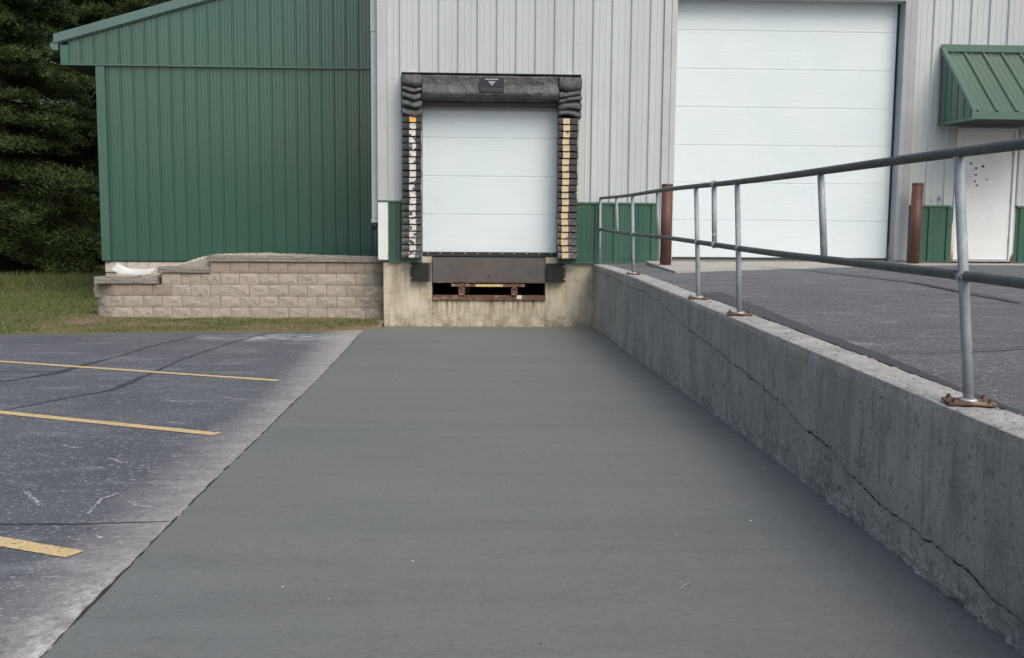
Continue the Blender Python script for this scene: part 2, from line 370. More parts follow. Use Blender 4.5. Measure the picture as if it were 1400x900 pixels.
M['plastic'] = simple('white_plastic', (.60, .61, .60), .5, .06, 8)
# vegetation
n = N('lawn_soil'); col = n.mix((.085, .095, .035), (.13, .125, .055), n.noise(1.3, 6, .65))
x, y, z = n.xyz()
dry = n.math('MULTIPLY', n.ramp(y, -1.9, -.5), n.math('MULTIPLY', n.ramp(x, -5.2, -4.4), n.ramp(y, 1.2, .2)))
col = n.mix(col, (.20, .145, .095), n.math('MULTIPLY', dry, n.noise(3, 5, .6, lo=.3, hi=.5)))
M['lawn'] = n.done(col, .95, 0, n.noise(30, 5), .6, .02)
n = N('grass_blade'); geo = n.new('ShaderNodeNewGeometry')
M['blade'] = n.done(n.mix((.055, .085, .022), (.16, .18, .055), geo.outputs['Random Per Island']), .75)
n = N('dry_grass_blade'); geo = n.new('ShaderNodeNewGeometry')
M['blade_dry'] = n.done(n.mix((.18, .14, .08), (.30, .24, .15), geo.outputs['Random Per Island']), .8)
def leafm(name, a, b):
    n = N(name); geo = n.new('ShaderNodeNewGeometry')
    col = n.mix(a, b, geo.outputs['Random Per Island']); col = n.mix(col, tuple(q*.45 for q in a), n.noise(1.6, 4, lo=.45, hi=.62)); col = n.mix(col, tuple(q*1.5 for q in b), n.math('MULTIPLY', n.noise(2.6, 4, lo=.52, hi=.66, loc=(4, 4, 4)), .6))
    return n.done(col, .6, spec=.25)
M['needle'] = leafm('pine_needle', (.022, .040, .012), (.062, .095, .026))
M['needle2'] = leafm('pine_needle_pale', (.030, .046, .016), (.072, .098, .034))
M['bark'] = simple('bark', (.035, .028, .022), .95, .3, 15)

# ------------------------------------------------------------ terrain
YK = [-400, -30, -13.7, -12.4, -11.4, -9.9, -7.6, -4.3, -2, 0, 5]; ZK = [-.70, -.70, -.745, -.765, -.775, -.805, -.875, -.98, -1.04, -1.12, -1.2]
def zramp(y): return np.interp(y, YK, ZK)
def xwall(y): return 3.70+.0165*np.maximum(y, -22)       # outer face of the retaining wall
def ztop(y): return np.interp(y, [-4.5, -.2], [-.03, -.092])
MB().box(-400, -400, -2.2, 400, 600, -2.0).build('ground', M['lawn'])['kind'] = 'structure'

EX = [-30, -13.5, -12.2, -10, -6.6, -3.3, -1.0, -.45]; EV = [.26, .236, .225, .236, .20, .135, .08, .03]
def xedge(y): return np.interp(y, EX, EV)
# slab
ys = np.concatenate([np.linspace(-30, -14.2, 20), np.linspace(-14, -.0, 300)]); t = np.linspace(0, 1, 40)
def strip_surface(name, ys, fx0, fx1, fz, mat, nt, skirt=.18, jit0=0):
    t = np.linspace(0, 1, nt); Y = ys[:, None]+0*t; x0 = fx0(ys)+jit0*fbm(ys*7, ys*0+3.3, 4); X = x0[:, None]*(1-t)+fx1(ys)[:, None]*t
    Z = fz(Y)+0*X; V = np.stack([X, Y, Z], -1).reshape(-1, 3); Fc = gridfaces(len(ys), nt)[:, ::-1]
    n0 = len(V); idx = np.arange(len(ys))*nt; D = V[idx].copy(); D[:, 2] -= skirt
    V = np.concatenate([V, D]); k = np.arange(len(ys)-1)
    Fs = np.stack([idx[k], idx[k+1], n0+k+1, n0+k], -1); Fc = np.concatenate([Fc, Fs])
    return npmesh(name, V, Fc, mat)
me = strip_surface('loading_ramp', ys, xedge, lambda y: xwall(y)-.012+.05, lambda y: zramp(y), M['slab'], 30, jit0=.010)
o = link('loading_ramp', me); o['kind'] = 'structure'
# parking lot (a little below the new slab, uneven joint between)
yl = np.concatenate([np.linspace(-40, -14.2, 20), np.linspace(-14, -.45, 240)])
def far(x): return np.interp(x, [-40, -4.9, -4.0, -3.05, -2.0, -.75, .06], [-2.9, -1.95, -1.77, -1.43, -1.24, -1.15, -.62])
nt_ = 140; T = np.linspace(0, 1, nt_)**1.6
Xc = -40*T; V = []; ny = 260; u = np.linspace(0, 1, ny)
for i, tt in enumerate(T):
    xa = -40*tt; yf = far(xa)+.05*fbm(np.array([xa*5]), np.array([7.]), 3)[0]
    yy = -40+(yf+40)*(1-(1-u)**2.2)
    xx = xa+(1-tt)*(xedge(yy)-.012+.010*fbm(yy*7, yy*0+3.3, 4))
    V.append(np.stack([xx, yy, zramp(yy)-.013+0*xx], -1))
V = np.array(V).reshape(-1, 3)
lot = link('parking_lot', npmesh('parking_lot', V, gridfaces(nt_, ny), M['lot'])); lot['kind'] = 'structure'

def ribbon(name, pts, widths, mat, parent, dz=.004, zf=zramp, base=-.013, jit=.45, seg=.04):
    P = [Vector((a, b, 0)) for a, b in pts]; L = [0]
    for a, b in zip(P, P[1:]): L.append(L[-1]+(b-a).length)
    n = max(3, int(L[-1]/seg)); s = np.linspace(0, L[-1], n)
    x = np.interp(s, L, [p.x for p in P]); y = np.interp(s, L, [p.y for p in P]); wd = np.interp(s, L, widths)
    dx = np.gradient(x); dy = np.gradient(y); q = np.hypot(dx, dy); nx = -dy/q; ny_ = dx/q
    sd = random.random()*99
    wa = wd/2*(1+jit*fbm(s*9+sd, s*0+sd, 3)*2); wb = wd/2*(1+jit*fbm(s*9+sd+50, s*0+sd, 3)*2)
    A = np.stack([x+nx*wa, y+ny_*wa], -1); B = np.stack([x-nx*wb, y-ny_*wb], -1)
    V = np.concatenate([np.c_[A, zf(A[:, 1])+base+dz], np.c_[B, zf(B[:, 1])+base+dz]]); k = np.arange(n-1)
    return link(name, npmesh(name, V, np.stack([k, k+n, k+n+1, k+1], -1), mat), parent)
jy = np.linspace(-1.2, -16, 60)
ribbon('joint_gap', [(float(xedge(q))-.013, float(q)) for q in jy], [.008+.009*random.random() for q in jy], M['crack_black'], lot, .006, jit=1.2, seg=.02)
for a, b in (((-9.5, -2.3), (-.18, -6.93)), ((-9.5, -5.0), (-.085, -9.83)), ((-9.5, -7.9), (-.07, -12.53))):
    ribbon('parking_line', [a, b], [.105, .105], M['yellow'], lot, .0045, jit=.06)
ribbon('crack_sealant', [(-2.75, -7.1), (-2.49, -6.3), (-2.47, -5.5), (-2.40, -4.6), (-2.40, -3.6), (-2.18, -2.0)], [.02, .10, .05, .035, .03, .03], M['tar'], lot, .003)
ribbon('crack_sealant', [(-2.4, -9.6), (-1.99, -8.79), (-1.88, -8.5), (-1.71, -8.0), (-1.53, -7.6), (-1.545, -7.1), (-1.546, -6.5), (-1.6, -5.0), (-1.5, -3.2), (-1.3, -1.6)], [.02, .02, .03, .035, .05, .09, .05, .025, .03, .03], M['tar'], lot, .003)
ribbon('crack_sealant', [(-3.5, -11.6), (-.6, -12.05), (-.25, -12.06), (.19, -12.02)], [.03, .022, .016, .006], M['tar'], lot, .003)
ribbon('crack_sealant', [(-6, -6.0), (-3.6, -6.15), (-2.49, -6.2)], [.02, .02, .03], M['tar'], lot, .0028)
for pts, wd in ((((-.241, -11.88), (-.27, -11.6), (-.217, -11.49)), (.010, .014, .006)), (((-.719, -11.45), (-.60, -11.62), (-.526, -11.74)), (.008, .02, .008)),
                (((-.10, -11.66), (-.05, -11.74), (.055, -11.78)), (.008, .022, .012)), (((-.09, -12.24), (-.03, -12.30)), (.012, .014)),
                (((-.50, -8.0), (-.2, -8.25)), (.01, .02)), (((-.9, -8.2), (-.6, -8.45)), (.008, .008)), (((-1.2, -6.2), (-.7, -6.5)), (.012, .012)), (((-.6, -9.3), (-.42, -9.4)), (.02, .01)),
                (((-3.6, -2.5), (-3.1, -2.45)), (.05, .03)), (((-.55, -10.6), (-.44, -10.75)), (.012, .02)), (((-1.0, -10.2), (-.86, -10.3)), (.01, .016)), (((-.62, -12.25), (-.5, -12.18)), (.01, .012))):
    P = [Vector((q[0], q[1])) for q in pts]; V = []; n_ = 0; wmax = max(wd)
    for p0, p1 in zip(P, P[1:]):
        for _ in range(int((p1-p0).length/.0045)+4):
            c_ = p0.lerp(p1, random.random())+Vector((random.gauss(0, wmax*.35), random.gauss(0, wmax*.35))); a_ = math.atan2(p1.y-p0.y, p1.x-p0.x)+random.gauss(0, .4)
            l_ = random.uniform(.004, .016); h_ = random.uniform(.0015, .004)
            for u_, w_ in ((-l_, -h_*.4), (l_*.3, -h_), (l_, h_*.3), (-l_*.4, h_)):
                x_ = c_.x+u_*math.cos(a_)-w_*math.sin(a_); y_ = c_.y+u_*math.sin(a_)+w_*math.cos(a_); V.append((x_, y_, float(zramp(y_))-.013+.0045+.00001*n_))
            n_ += 1
    o = link('scuff', npmesh('scuff', V, np.arange(len(V)).reshape(-1, 4), M['scuff']), lot); o['kind'] = 'stuff'

# lawn
xs = np.concatenate([np.linspace(-60, -7, 40), np.linspace(-6.8, .32, 120)]); yy_ = np.concatenate([np.linspace(-3.1, .4, 60), np.linspace(.6, 60, 80)])
X, Y = np.meshgrid(xs, yy_, indexing='ij')
def zlawn(x, y):
    base = np.interp(y, [-3.1, -1.2, .25, 8, 60], [-1.045, -1.065, -1.015, -1.01, -.9])
    return base+.03*fbm(x*1.3, y*1.3, 3)*np.clip((y+1.9)/.8, 0, 1)
Z = zlawn(X, Y); edge = far(X)-.02
Y2 = np.maximum(Y, edge); Z = np.where(Y < edge+.15, zramp(np.clip(Y2, -3, 0))-.010+.012*np.clip((Y2-edge)/.15, 0, 1), Z); Z = np.where(Y2 <= edge, zramp(edge)-.04, Z)
me = npmesh('lawn', np.stack([X, Y2, Z], -1).reshape(-1, 3), gridfaces(len(xs), len(yy_)), M['lawn'], smooth=True)
link('lawn', me)['kind'] = 'structure'
def blades(name, P, h, lean, mats, wid, mi):
    n = len(P); th = rng.random(n)*2*PI; d = np.stack([np.cos(th), np.sin(th), 0*th], -1)
    ld = rng.random(n)*2*PI; l = np.stack([np.cos(ld), np.sin(ld), 0*ld], -1)*(lean*rng.random(n)*h)[:, None]
    A = P-d*wid/2; B = P+d*wid/2; T = P+l+np.c_[0*h, 0*h, h]
    V = np.stack([A, B, T], 1).reshape(-1, 3); Fc = np.arange(3*n).reshape(-1, 3)
    o = link(name, npmesh(name, V, Fc, mats, mi)); return o
pts = []
def scatter(x0, x1, y0, y1, n):
    x = x0+(x1-x0)*rng.random(n); y = y0+(y1-y0)*rng.random(n); return x, y
xa, ya = scatter(-13.5, -4.55, -2.6, 9, 90000)
k = (xa > -4.9-(ya+2)*.62-1.2) & (ya > far(xa)+.01); xa, ya = xa[k], ya[k]
xb, yb = scatter(-4.9, .26, -1.9, .2, 22000); k = (yb > far(xb)+.02+.07*rng.random(len(xb))); xb, yb = xb[k], yb[k]
x = np.r_[xa, xb]; y = np.r_[ya, yb]
dens = fbm(x*1.1, y*1.1, 3); dryp = np.where((x > -4.9) & (y < .3), .55+1.2*fbm(x*1.4+9, y*3, 3)-np.clip((x+2.5)*.10, 0, .3), .12+.5*dens)
mi = (rng.random(len(x)) < dryp).astype(int)
h = np.where(y > 6.8, .22, np.where(x > -4.9, .035, .06))*(.5+.9*rng.random(len(x)))
h = np.where(mi == 1, h*.55, h)
o = blades('grass', np.stack([x, y, zlawn(x, y)-.005], -1), h, .9, [M['blade'], M['blade_dry']], .014, mi)
tag(o, 'short green and dry grass growing beyond the parking lot', 'grass', kind='stuff')

# ------------------------------------------------------------ retaining wall on the right
rw = thing('retaining_wall', 'long cast concrete wall with a running crack and pale rough top under the pipe railing', 'wall', (3.6, -8, -.8))
CY = [-22, -15, -13.72, -13.52, -13.29, -13.10, -12.93, -12.67, -12.41, -12.08, -11.8, -11.44, -11.1, -10.87, -10.27, -9.55, -8.67, -8.07, -7.19, -6.4, -5.4, -4.2, -3.2, -2.0, 0.0]
CZ = [-.70, -.66, -.635, -.632, -.60, -.583, -.592, -.588, -.581, -.561, -.497, -.474, -.465, -.415, -.382, -.348, -.306, -.283, -.228, -.165, -.145, -.16, -.15, -.148, -.185]
Yw = [-22.]
while Yw[-1] < -.001:
    Yw.append(Yw[-1]+(max(.008, .0021*abs(Yw[-1]+17)) if Yw[-1] > -14.6 else .06))
Yw = np.array(Yw); Yw[-1] = 0
nc = np.interp(Yw, CY, CZ)+.014*fbm(Yw*6, Yw*0+5, 4)+.010*fbm(Yw*26, Yw*0+9, 3); zt_ = ztop(Yw); zb_ = zramp(Yw)-.03
up_n, lo_n = 46, 46
crk = np.clip(fbm(Yw*2.1, Yw*0+11, 3)*1.3+.75+1.1*fbm(Yw*17, Yw*0+21, 3), .1, 1.6)*.72*np.interp(Yw, [-14, -12, -9, -6, 0], [1.1, 1.1, .8, .55, .4])
rows = []
for i in range(up_n):
    t = i/(up_n-1); rows.append(('u', zt_+(nc+.004*crk-zt_)*t**.9, t))
rows.append(('c', nc+.001, 0)); rows.append(('c', nc-.003*crk, 0))
for i in range(lo_n):
    t = i/(lo_n-1); rows.append(('l', nc-.0075*crk+(zb_-nc)*t**1.1, t))
V = []
for kind, z, t in rows:
    X = xwall(Yw)
    if kind == 'u':
        off = .012+.0035*fbm(Yw*3, z*2, 4)+.002*fbm(Yw*26, z*1.2, 2)
        off = off-.010*max(0, 1-t*14)-.012*np.clip(fbm(Yw*9, z*9+40, 3)-.25, 0, 1)*(t < .06)
        off = off-np.where(t > .93, .010*(t-.93)/.07*np.clip(fbm(Yw*14, Yw*0+3, 3)+.5, 0, 1), 0)
    elif kind == 'c': off = -.016*crk
    else:
        low = np.clip((z-zramp(Yw))/.20, 0, 1)
        off = .0065*fbm(Yw*4, z*4, 4)+.003*fbm(Yw*24, z*5, 3)+(1-low)*.020*fbm(Yw*13, z*17, 4)+(1-low)*.010*fbm(Yw*40, z*50, 3)
        off = off-.020*np.clip(fbm(Yw*8+4, z*12, 4)-.18, 0, 1)*(1-low)*2+.004*(1-low)-.010*np.clip(fbm(Yw*15+4, z*16, 3)-.30, 0, 1)*3
    V.append(np.stack([X-off, Yw, z], -1))
V = np.array(V).transpose(1, 0, 2).reshape(-1, 3); nr = len(rows)
Fc = gridfaces(len(Yw), nr); row_i = np.tile(np.arange(nr-1), len(Yw)-1)
mi = ((row_i >= up_n-0) & (row_i <= up_n+1)).astype(int)
link('wall_face', npmesh('wall_face', V, Fc, [M['wall_concrete'], M['wall_crack']], mi, True), rw)
# top sheet
nt2 = 22; T = np.linspace(0, 1, nt2); zz = np.repeat(zt_[:, None], nt2, 1)
xi_o = xwall(Yw)-.002; xi_i = xwall(Yw)+.225+.012*fbm(Yw*6, Yw*0+77, 4)
X = xi_o[:, None]*(1-T)+xi_i[:, None]*T; Yg = np.repeat(Yw[:, None], nt2, 1)
zz = zz+.006*fbm(X*30, Yg*30, 3)-.002-.010*(T == 0)+np.where(T[None] == 0, 0, .001)
Vt = np.stack([X, Yg, zz], -1).reshape(-1, 3)
Vs = Vt.reshape(len(Yw), nt2, 3)[:, -1].copy(); Vs[:, 2] -= .12
n0 = len(Vt); k = np.arange(len(Yw)-1); Fs = np.stack([(k)*nt2+nt2-1, n0+k, n0+k+1, (k+1)*nt2+nt2-1], -1)
link('wall_top', npmesh('wall_top', np.concatenate([Vt, Vs]), np.concatenate([gridfaces(len(Yw), nt2)[:, ::-1], Fs]), M['wall_top'], smooth=True), rw)
# form joint ticks on the top near the middle panel
# upper pavement
xs = np.concatenate([np.linspace(0, 1, 60)**1.5*40]); ysu = np.concatenate([np.linspace(-40, -14, 20), np.linspace(-13.8, 0, 160)])
T, Yg = np.meshgrid(xs/40, ysu, indexing='ij'); X = xwall(Yg)+.20+T*40
Zg = ztop(Yg)*np.clip(1-(X-4)/1.5, 0, 1)+(-.03)*np.clip((X-4)/1.5, 0, 1)-.014
Zg = np.where(Yg > -.8, Zg*np.clip(-Yg/.8, 0, 1)+np.where(X > 4.6, -.03, -.085)*(1-np.clip(-Yg/.8, 0, 1)), Zg)+.008*fbm(X*.6, Yg*.6, 3)
upv = link('upper_pavement', npmesh('upper_pavement', np.stack([X, Yg, Zg], -1).reshape(-1, 3), gridfaces(len(xs), len(ysu))[:, ::-1], M['upper'], smooth=True)); upv['kind'] = 'structure'
zup = lambda y: 0*y-.032
ribbon('patched_joint', [(3.95, -7.0), (3.90, -8.7), (3.82, -10.5), (3.79, -11.6), (3.745, -12.5), (3.70, -13.4)], [.26, .22, .12, .11, .05, .04], M['tar'], upv, .004, zup, 0, .1)
ribbon('pavement_crack', [(5.9, -1.9), (6.35, -2.6), (6.75, -5.2), (6.5, -8.0)], [.03, .05, .07, .06], M['tar'], upv, .003, zup, 0, .3)
ribbon('pavement_crack', [(3.85, -11.4), (4.3, -11.35), (4.85, -11.15), (6, -10.9)], [.01, .02, .03, .03], M['tar'], upv, .003, zup, 0, .3)
# apron in front of the big door
ap = [(4.62, .3), (4.50, -.5), (4.40, -3.2), (5.75, -2.5), (7.64, -1.36), (9.32, -.72), (11.5, -.6), (11.5, .3)]
mb = MB(); mb.prism([(a, b) for a, b in ap], 'z', -.16, -.034); o = mb.build('door_apron', M['apron']); o['kind'] = 'structure'

# ------------------------------------------------------------ railing
rail = thing('pipe_railing', 'galvanised two rail pipe railing bolted along the concrete wall top', 'railing', (3.65, -8, -.03))
def rx(y): return 3.785+.014*y
def rp(y, z, j=0): return (rx(y)+j, y, z)
ysr = [.0+q for q in np.linspace(-.10, -16.7, 40)]
def rail_pts(z, sag): return [(rx(y)+.004*math.sin(y*1.3), y, z+sag*math.sin(y*.9+1)) for y in ysr]
MB().path(rail_pts(.963, .006), .0212, 18).build('top_rail', M['rail'], rail)
MB().path(rail_pts(.468, .006), .0212, 18).build('mid_rail', M['rail'], rail)
def bolt_mb(r=.012, h=.009):
    mb = MB(); mb.tube((0, 0, 0), (0, 0, h), r, 6, smooth=False); mb.tube((0, 0, h), (0, 0, h+.008), r*.55, 8); return mb
bolt_me = bolt_mb().mesh('bolt', M['rust'])
mb = MB(); mb.box(-.090, -.070, 0, .090, .070, .010, .002); plate_me = mb.mesh('base_plate', M['rust'])
mb = MB(); mb.tube((0, 0, .0105), (0, 0, .018), .036, 16, .027); weld_me = mb.mesh('weld', M['chrome'])
for by, ty in ((-.19, -.10), (-3.89, -3.66), (-7.83, -7.60), (-9.305, -9.11), (-13.0, -12.79), (-16.75, -16.55)):
    zb = float(ztop(by))
    b = Vector(rp(by, zb)); t_ = Vector(rp(ty, .963)); d = t_-b
    mb = MB(); mb.path([tuple(b+Vector((0, 0, .01))), tuple(b+d*.5), tuple(b+d*.985)], .0205, 16)
    p = mb.build('post', M['galv'], rail)
    if by < -.5:
        a = -.18 if by > -12 else -.22
        zz_ = zb+.005
        link('base_plate', plate_me, p, (b.x, b.y, zz_), (0, 0, a)); link('weld', weld_me, p, (b.x, b.y, zz_))
        for sx in (-1, 1):
            for sy in (-1, 1):
                q = Matrix.Rotation(a, 3, 'Z') @ Vector((sx*.066, sy*.05, 0)); link('bolt', bolt_me, p, (b.x+q.x, b.y+q.y, zz_+.011))
    # collar where the mid rail meets the post
    m_ = b+d*((.468-zb)/(.963-zb)); mb = MB(); mb.path([tuple(m_+Vector((0, -.028, 0))), tuple(m_), tuple(m_+Vector((0, .028, 0)))], [.0225, .027, .0225], 16)
    mb.build('weld_collar', M['galv'], p)
for by, ty in ((-2.30, -2.08), (-5.67, -5.55), (-11.18, -11.06), (-14.9, -14.78)):
    MB().path([rp(by, .475), rp((by+ty)/2, .72), rp(ty, .955)], .0195, 14).build('picket', M['galv'], rail)
by, ty = -8.41, -8.32
a = Vector(rp(by, .44)); b = Vector(rp(ty, .99)); mb = MB(); mb.path([tuple(a), tuple(a.lerp(b, .5)), tuple(b)], [.021, .022, .022], 14)
br = mb.build('splice_bracket', M['galv'], rail)
mb = MB(); mb.path([rp(by-.03, .468), rp(by+.03, .468)], .027, 14); mb.build('splice_clamp', M['galv'], br)
mb = MB(); mb.path([rp(ty-.03, .963), rp(ty+.03, .963)], .027, 14); mb.build('splice_clamp', M['galv'], br)
for z_ in (.55, .735):
    c = a.lerp(b, (z_-.44)/.55); mb = MB(); mb.tube(c+Vector((-.012, -.034, 0)), c+Vector((-.005, -.015, 0)), .011, 8); mb.build('bolt', M['chrome'], br)

# bollards
mb = MB(); mb.tube((0, 0, -.05), (0, 0, 1.165), .084, 28); mb.tube((0, 0, 1.165), (0, 0, 1.188), .087, 28, .080); pipe_me = mb.mesh('bollard_pipe', M['bollard'])
b1 = thing('bollard', 'dark red steel pipe bollard left of the big overhead door, behind the railing', 'bollard', (4.62, -1.36, -.02), 'bollards beside the big door')
link('bollard_pipe', pipe_me, b1, (4.62, -1.36, -.02))
b2 = thing('bollard', 'leaning dark red pipe bollard right of the big overhead door, near the service door', 'bollard', (8.84, -.35, -.02), 'bollards beside the big door')
o = link('bollard_pipe', pipe_me, b2, (8.84, -.35, -.02)); o.scale = (1.05, 1.05, 1.07); o.rotation_euler = (0, .012, 0)

# ------------------------------------------------------------ grey warehouse
def prof(pitch, phase, pts):
    """pts: list of (fraction of pitch in m, depth) -> function giving breakpoints in [x0,x1]"""
    def f(x0, x1):
        out = []; k0 = int(math.floor((x0-phase)/pitch))-1; k1 = int(math.ceil((x1-phase)/pitch))+1; allp = []
        for k in range(k0, k1+1):
            for u, d in pts: allp.append((phase+k*pitch+u, d))
        xs = [a for a, _ in allp]; ds = [b for _, b in allp]
        out = [(x0, float(np.interp(x0, xs, ds)))]+[(a, b) for a, b in allp if x0+1e-4 < a < x1-1e-4]+[(x1, float(np.interp(x1, xs, ds)))]
        return out
    return f
# trapezoid major rib then two low ribs
g_prof = prof(.3048, .6145-.045, [(0, 0), (.020, .032), (.044, .032), (.064, 0), (.115, 0), (.124, .005), (.140, .005), (.149, 0), (.214, 0), (.223, .005), (.239, .005), (.248, 0)])
w_prof = prof(.3048, .6145-.03, [(0, .032), (.010, .003), (.070, .003), (.082, .032), (.140, .032), (.146, .028), (.165, .028), (.171, .032), (.225, .032), (.231, .028), (.25, .028), (.256, .032)])
a_prof = prof(.2286, .1697-5.1419+.01, [(0, 0), (.017, .024), (.033, .024), (.050, 0), (.094, 0), (.102, .005), (.110, .005), (.118, 0), (.158, 0), (.166, .005), (.174, .005), (.182, 0)])
def ribbed(pf, x0, x1, z0, z1, yb, mat, parent, name='siding_panel', zt=None, label=None):
    bp = pf(x0, x1); V = []
    for x, d in bp:
        V += [(x, yb-d, z0), (x, yb-d, (zt(x) if zt else z1))]
    n = len(bp); k = np.arange(n-1)*2
    return link(name, npmesh(name, V, np.stack([k, k+2, k+3, k+1], -1), mat), parent, label=label)
def screws(xs, z, y, parent, mat=None, r=.006, name='screw_row'):
    mb = MB()
    for x in xs: mb.tube((x, y, z), (x, y-.006, z), r, 6)
    o = mb.build(name, mat or M['shaded_trim'], parent); o['kind'] = 'stuff'; return o

wh = thing('warehouse', 'pale grey ribbed metal warehouse with green base panels and white doors', 'building', (6, 0, -.1))
YS = -.02        # plane the siding pans lie on
TOP = 6.4
# wall core boxes round the openings (dock door .92-3.12 x 0.0-2.40; big door 4.97-8.64 x 0-4.08; service door 9.6-10.62 x 0-2.16)
mb = MB()
for x0, x1, z0, z1 in ((.25, .93, -.06, TOP), (.93, 3.11, 2.40, TOP), (3.11, 4.97, -.06, TOP), (4.97, 8.64, 4.144, TOP), (8.64, 9.60, -.06, TOP), (9.60, 10.62, 2.16, TOP), (10.62, 17, -.06, TOP)):
    mb.box(x0, -.015, z0, x1, .28, z1)
mb.build('wall', M['grey_trim'], wh)
mb = MB(); mb.box(.25, .30, -.2, .40, 9, TOP); mb.box(.42, 8.9, -.2, 17, 9.1, TOP); mb.box(16.8, .3, -.2, 17.0, 8.88, TOP); mb.build('wall', M['grey_siding'], wh)
mb = MB(); mb.box(0, -.35, TOP+.002, 17.3, 9.4, TOP+.16); mb.build('roof', M['roof_green'], wh)
def columns(pf, x0, x1, z0, z1, y, mat):
    e = x0; first = .6145-.045-.05
    while e < x1-.01:
        k = math.floor((e-first)/.9144+1e-6)+1; nx = min(x1, first+k*.9144)
        if x1-nx < .08: nx = x1
        ribbed(pf, e, nx, z0, z1, y, mat, wh); e = nx
ZW = .905
for x0, x1, z0 in ((.385, .925, ZW), (.925, 3.11, 2.42), (3.11, 4.76, ZW), (4.76, 8.84, 4.16), (8.84, 9.595, ZW), (9.595, 10.625, 2.20), (10.625, 16.8, ZW)):
    columns(g_prof, x0, x1, z0, TOP, YS, M['grey_siding'])
for x0, x1 in ((.39, .925), (3.11, 4.74), (8.86, 9.55), (10.66, 16.8)):
    columns(w_prof, x0, x1, -.055 if x0 < 4 else -.01, .872, YS, M['green_siding'])
    mb = MB(); mb.box(x0 if x0 > .5 else .235, -.068, .874, x1, -.012, .903, .003); mb.build('wainscot_trim', M['green_trim'], wh)
    mb = MB(); mb.box(x0 if x0 > .5 else .40, -.062, (-.085 if x0 < 4 else -.03), x1, -.012, (-.057 if x0 < 4 else -.012), .003); mb.build('base_trim', M['green_trim'], wh)
for x0, x1, zs_ in ((.42, .90, (1.05, 2.15, 3.4)), (3.2, 4.7, (1.05, 2.15, 3.4)), (.95, 3.1, (3.4,)), (8.9, 9.5, (1.05, 2.15, 3.4)), (11.1, 16, (1.05, 2.15, 3.4)), (9.3, 11, (3.75,))):
    k0 = math.ceil((x0-.6145)/.3048); k1 = math.floor((x1-.6145)/.3048)
    for z_ in zs_:
        if k1 >= k0: screws([.6145+.3048*k_+.04 for k_ in range(k0, k1+1)], z_, YS-.001, wh, M['galv'])
# corner trims
mb = MB(); mb.box(.225, -.062, .905, .383, -.016, TOP, .003); mb.box(.225, -.014, .905, .248, .2, TOP); mb.build('corner_trim', M['grey_trim'], wh)
mb = MB(); mb.box(.228, -.064, -.04, .388, -.016, .872, .003); mb.box(.228, -.014, -.04, .248, .2, .872); mb.build('corner_trim', M['white_trim'], wh, label='white lower corner trim')
screws([.372], 1.2, -.062, wh); screws([.372]*1, 2.0, -.062, wh); screws([.372], 2.75, -.062, wh); screws([.372], 3.35, -.062, wh)
for z_ in (.03, .45, .84): screws([.375], z_, -.064, wh, M['rust'])
# downspout at the corner
mb = MB(); mb.box(.115, .10, .62, .215, .19, 3.55, .008); mb.build('downspout', M['grey_trim'], wh)
MB().box(.110, .095, 3.552, .218, .195, TOP, .008).build('downspout', M['grey_trim'], wh); MB().box(.110, .095, .545, .218, .195, .618, .006).build('downspout', M['grey_trim'], wh)
mb = MB(); mb.path([(.165, .145, .56), (.165, .143, .50), (.15, .10, .46)], .042, 10); mb.build('downspout_boot', M['black'], wh)
# big door frame and door
mb = MB(); mb.box(4.765, -.058, .0, 4.88, -.016, 4.16, .004); mb.box(4.882, -.066, .0, 4.972, .20, 4.155, .004); mb.build('door_jamb', M['grey_trim'], wh)
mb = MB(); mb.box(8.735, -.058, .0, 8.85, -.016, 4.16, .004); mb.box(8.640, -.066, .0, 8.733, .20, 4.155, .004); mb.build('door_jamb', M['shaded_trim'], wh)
mb = MB(); mb.box(4.973, -.066, 4.140, 8.639, .20, 4.158, .004); mb.build('door_header', M['grey_trim'], wh)
mb = MB(); mb.box(8.612, .17, .25, 8.638, .215, 4.138, .003); mb.build('weather_strip', M['seal_black'], wh)
def section_door(x0, x1, z0, nsec, y, name, label, top):
    d = thing('tmp', label, 'x'); bpy.data.objects.remove(d)
    mb = MB(); mb.box(x0, y+.032, z0, x1, y+.06, top); door = mb.build(name, M['white_door'], wh, label=label)
    for i in range(nsec):
        za = z0+.6096*i; zb2 = min(za+.6096, top)
        bp = [(0, .006), (.004, .0005), (.02, 0)]
        m2 = MB(); mm = m2
        H = zb2-za; V = []; prof_ = [(za+.001, .004), (za+.004, .001)]
        nb = 12
        for q in range(nb):
            a_ = za+.012+(H-.024)*q/nb; b_ = za+.012+(H-.024)*(q+1)/nb
            prof_ += [(a_+.003, .0), (b_-.003, .0), (b_-.0005, .0018), (b_+.0005, .0018)]
        prof_ += [(zb2-.004, .001), (zb2-.001, .004)]
        for z_, dd in prof_: V += [(x0+.002, y+dd, z_), (x1-.002, y+dd, z_)]
        k = np.arange(len(prof_)-1)*2
        link('door_section', npmesh('door_section', V, np.stack([k, k+1, k+3, k+2], -1), M['white_door']), door)
    return door
bd = section_door(4.972, 8.612, .022, 7, .185, 'overhead_door', 'large white sectional overhead door', 4.20)
mb = MB(); mb.box(4.975, .175, -.008, 8.6, .23, .020); mb.build('bottom_seal', M['seal_black'], bd)
dd_ = section_door(.935, 3.10, .085, 4, .06, 'dock_door', 'white sectional dock door inside the black seal', 2.42)
mb = MB(); mb.box(.93, .035, .012, 3.12, .10, .083, .004); sl = mb.build('bottom_seal', M['seal_black'], dd_)
mb = MB()
for i in range(11): mb.tube((1.02+i*.2, .035, .068), (1.02+i*.2, .029, .068), .010, 8)
o = mb.build('screw_row', M['chrome'], sl); o['kind'] = 'stuff'
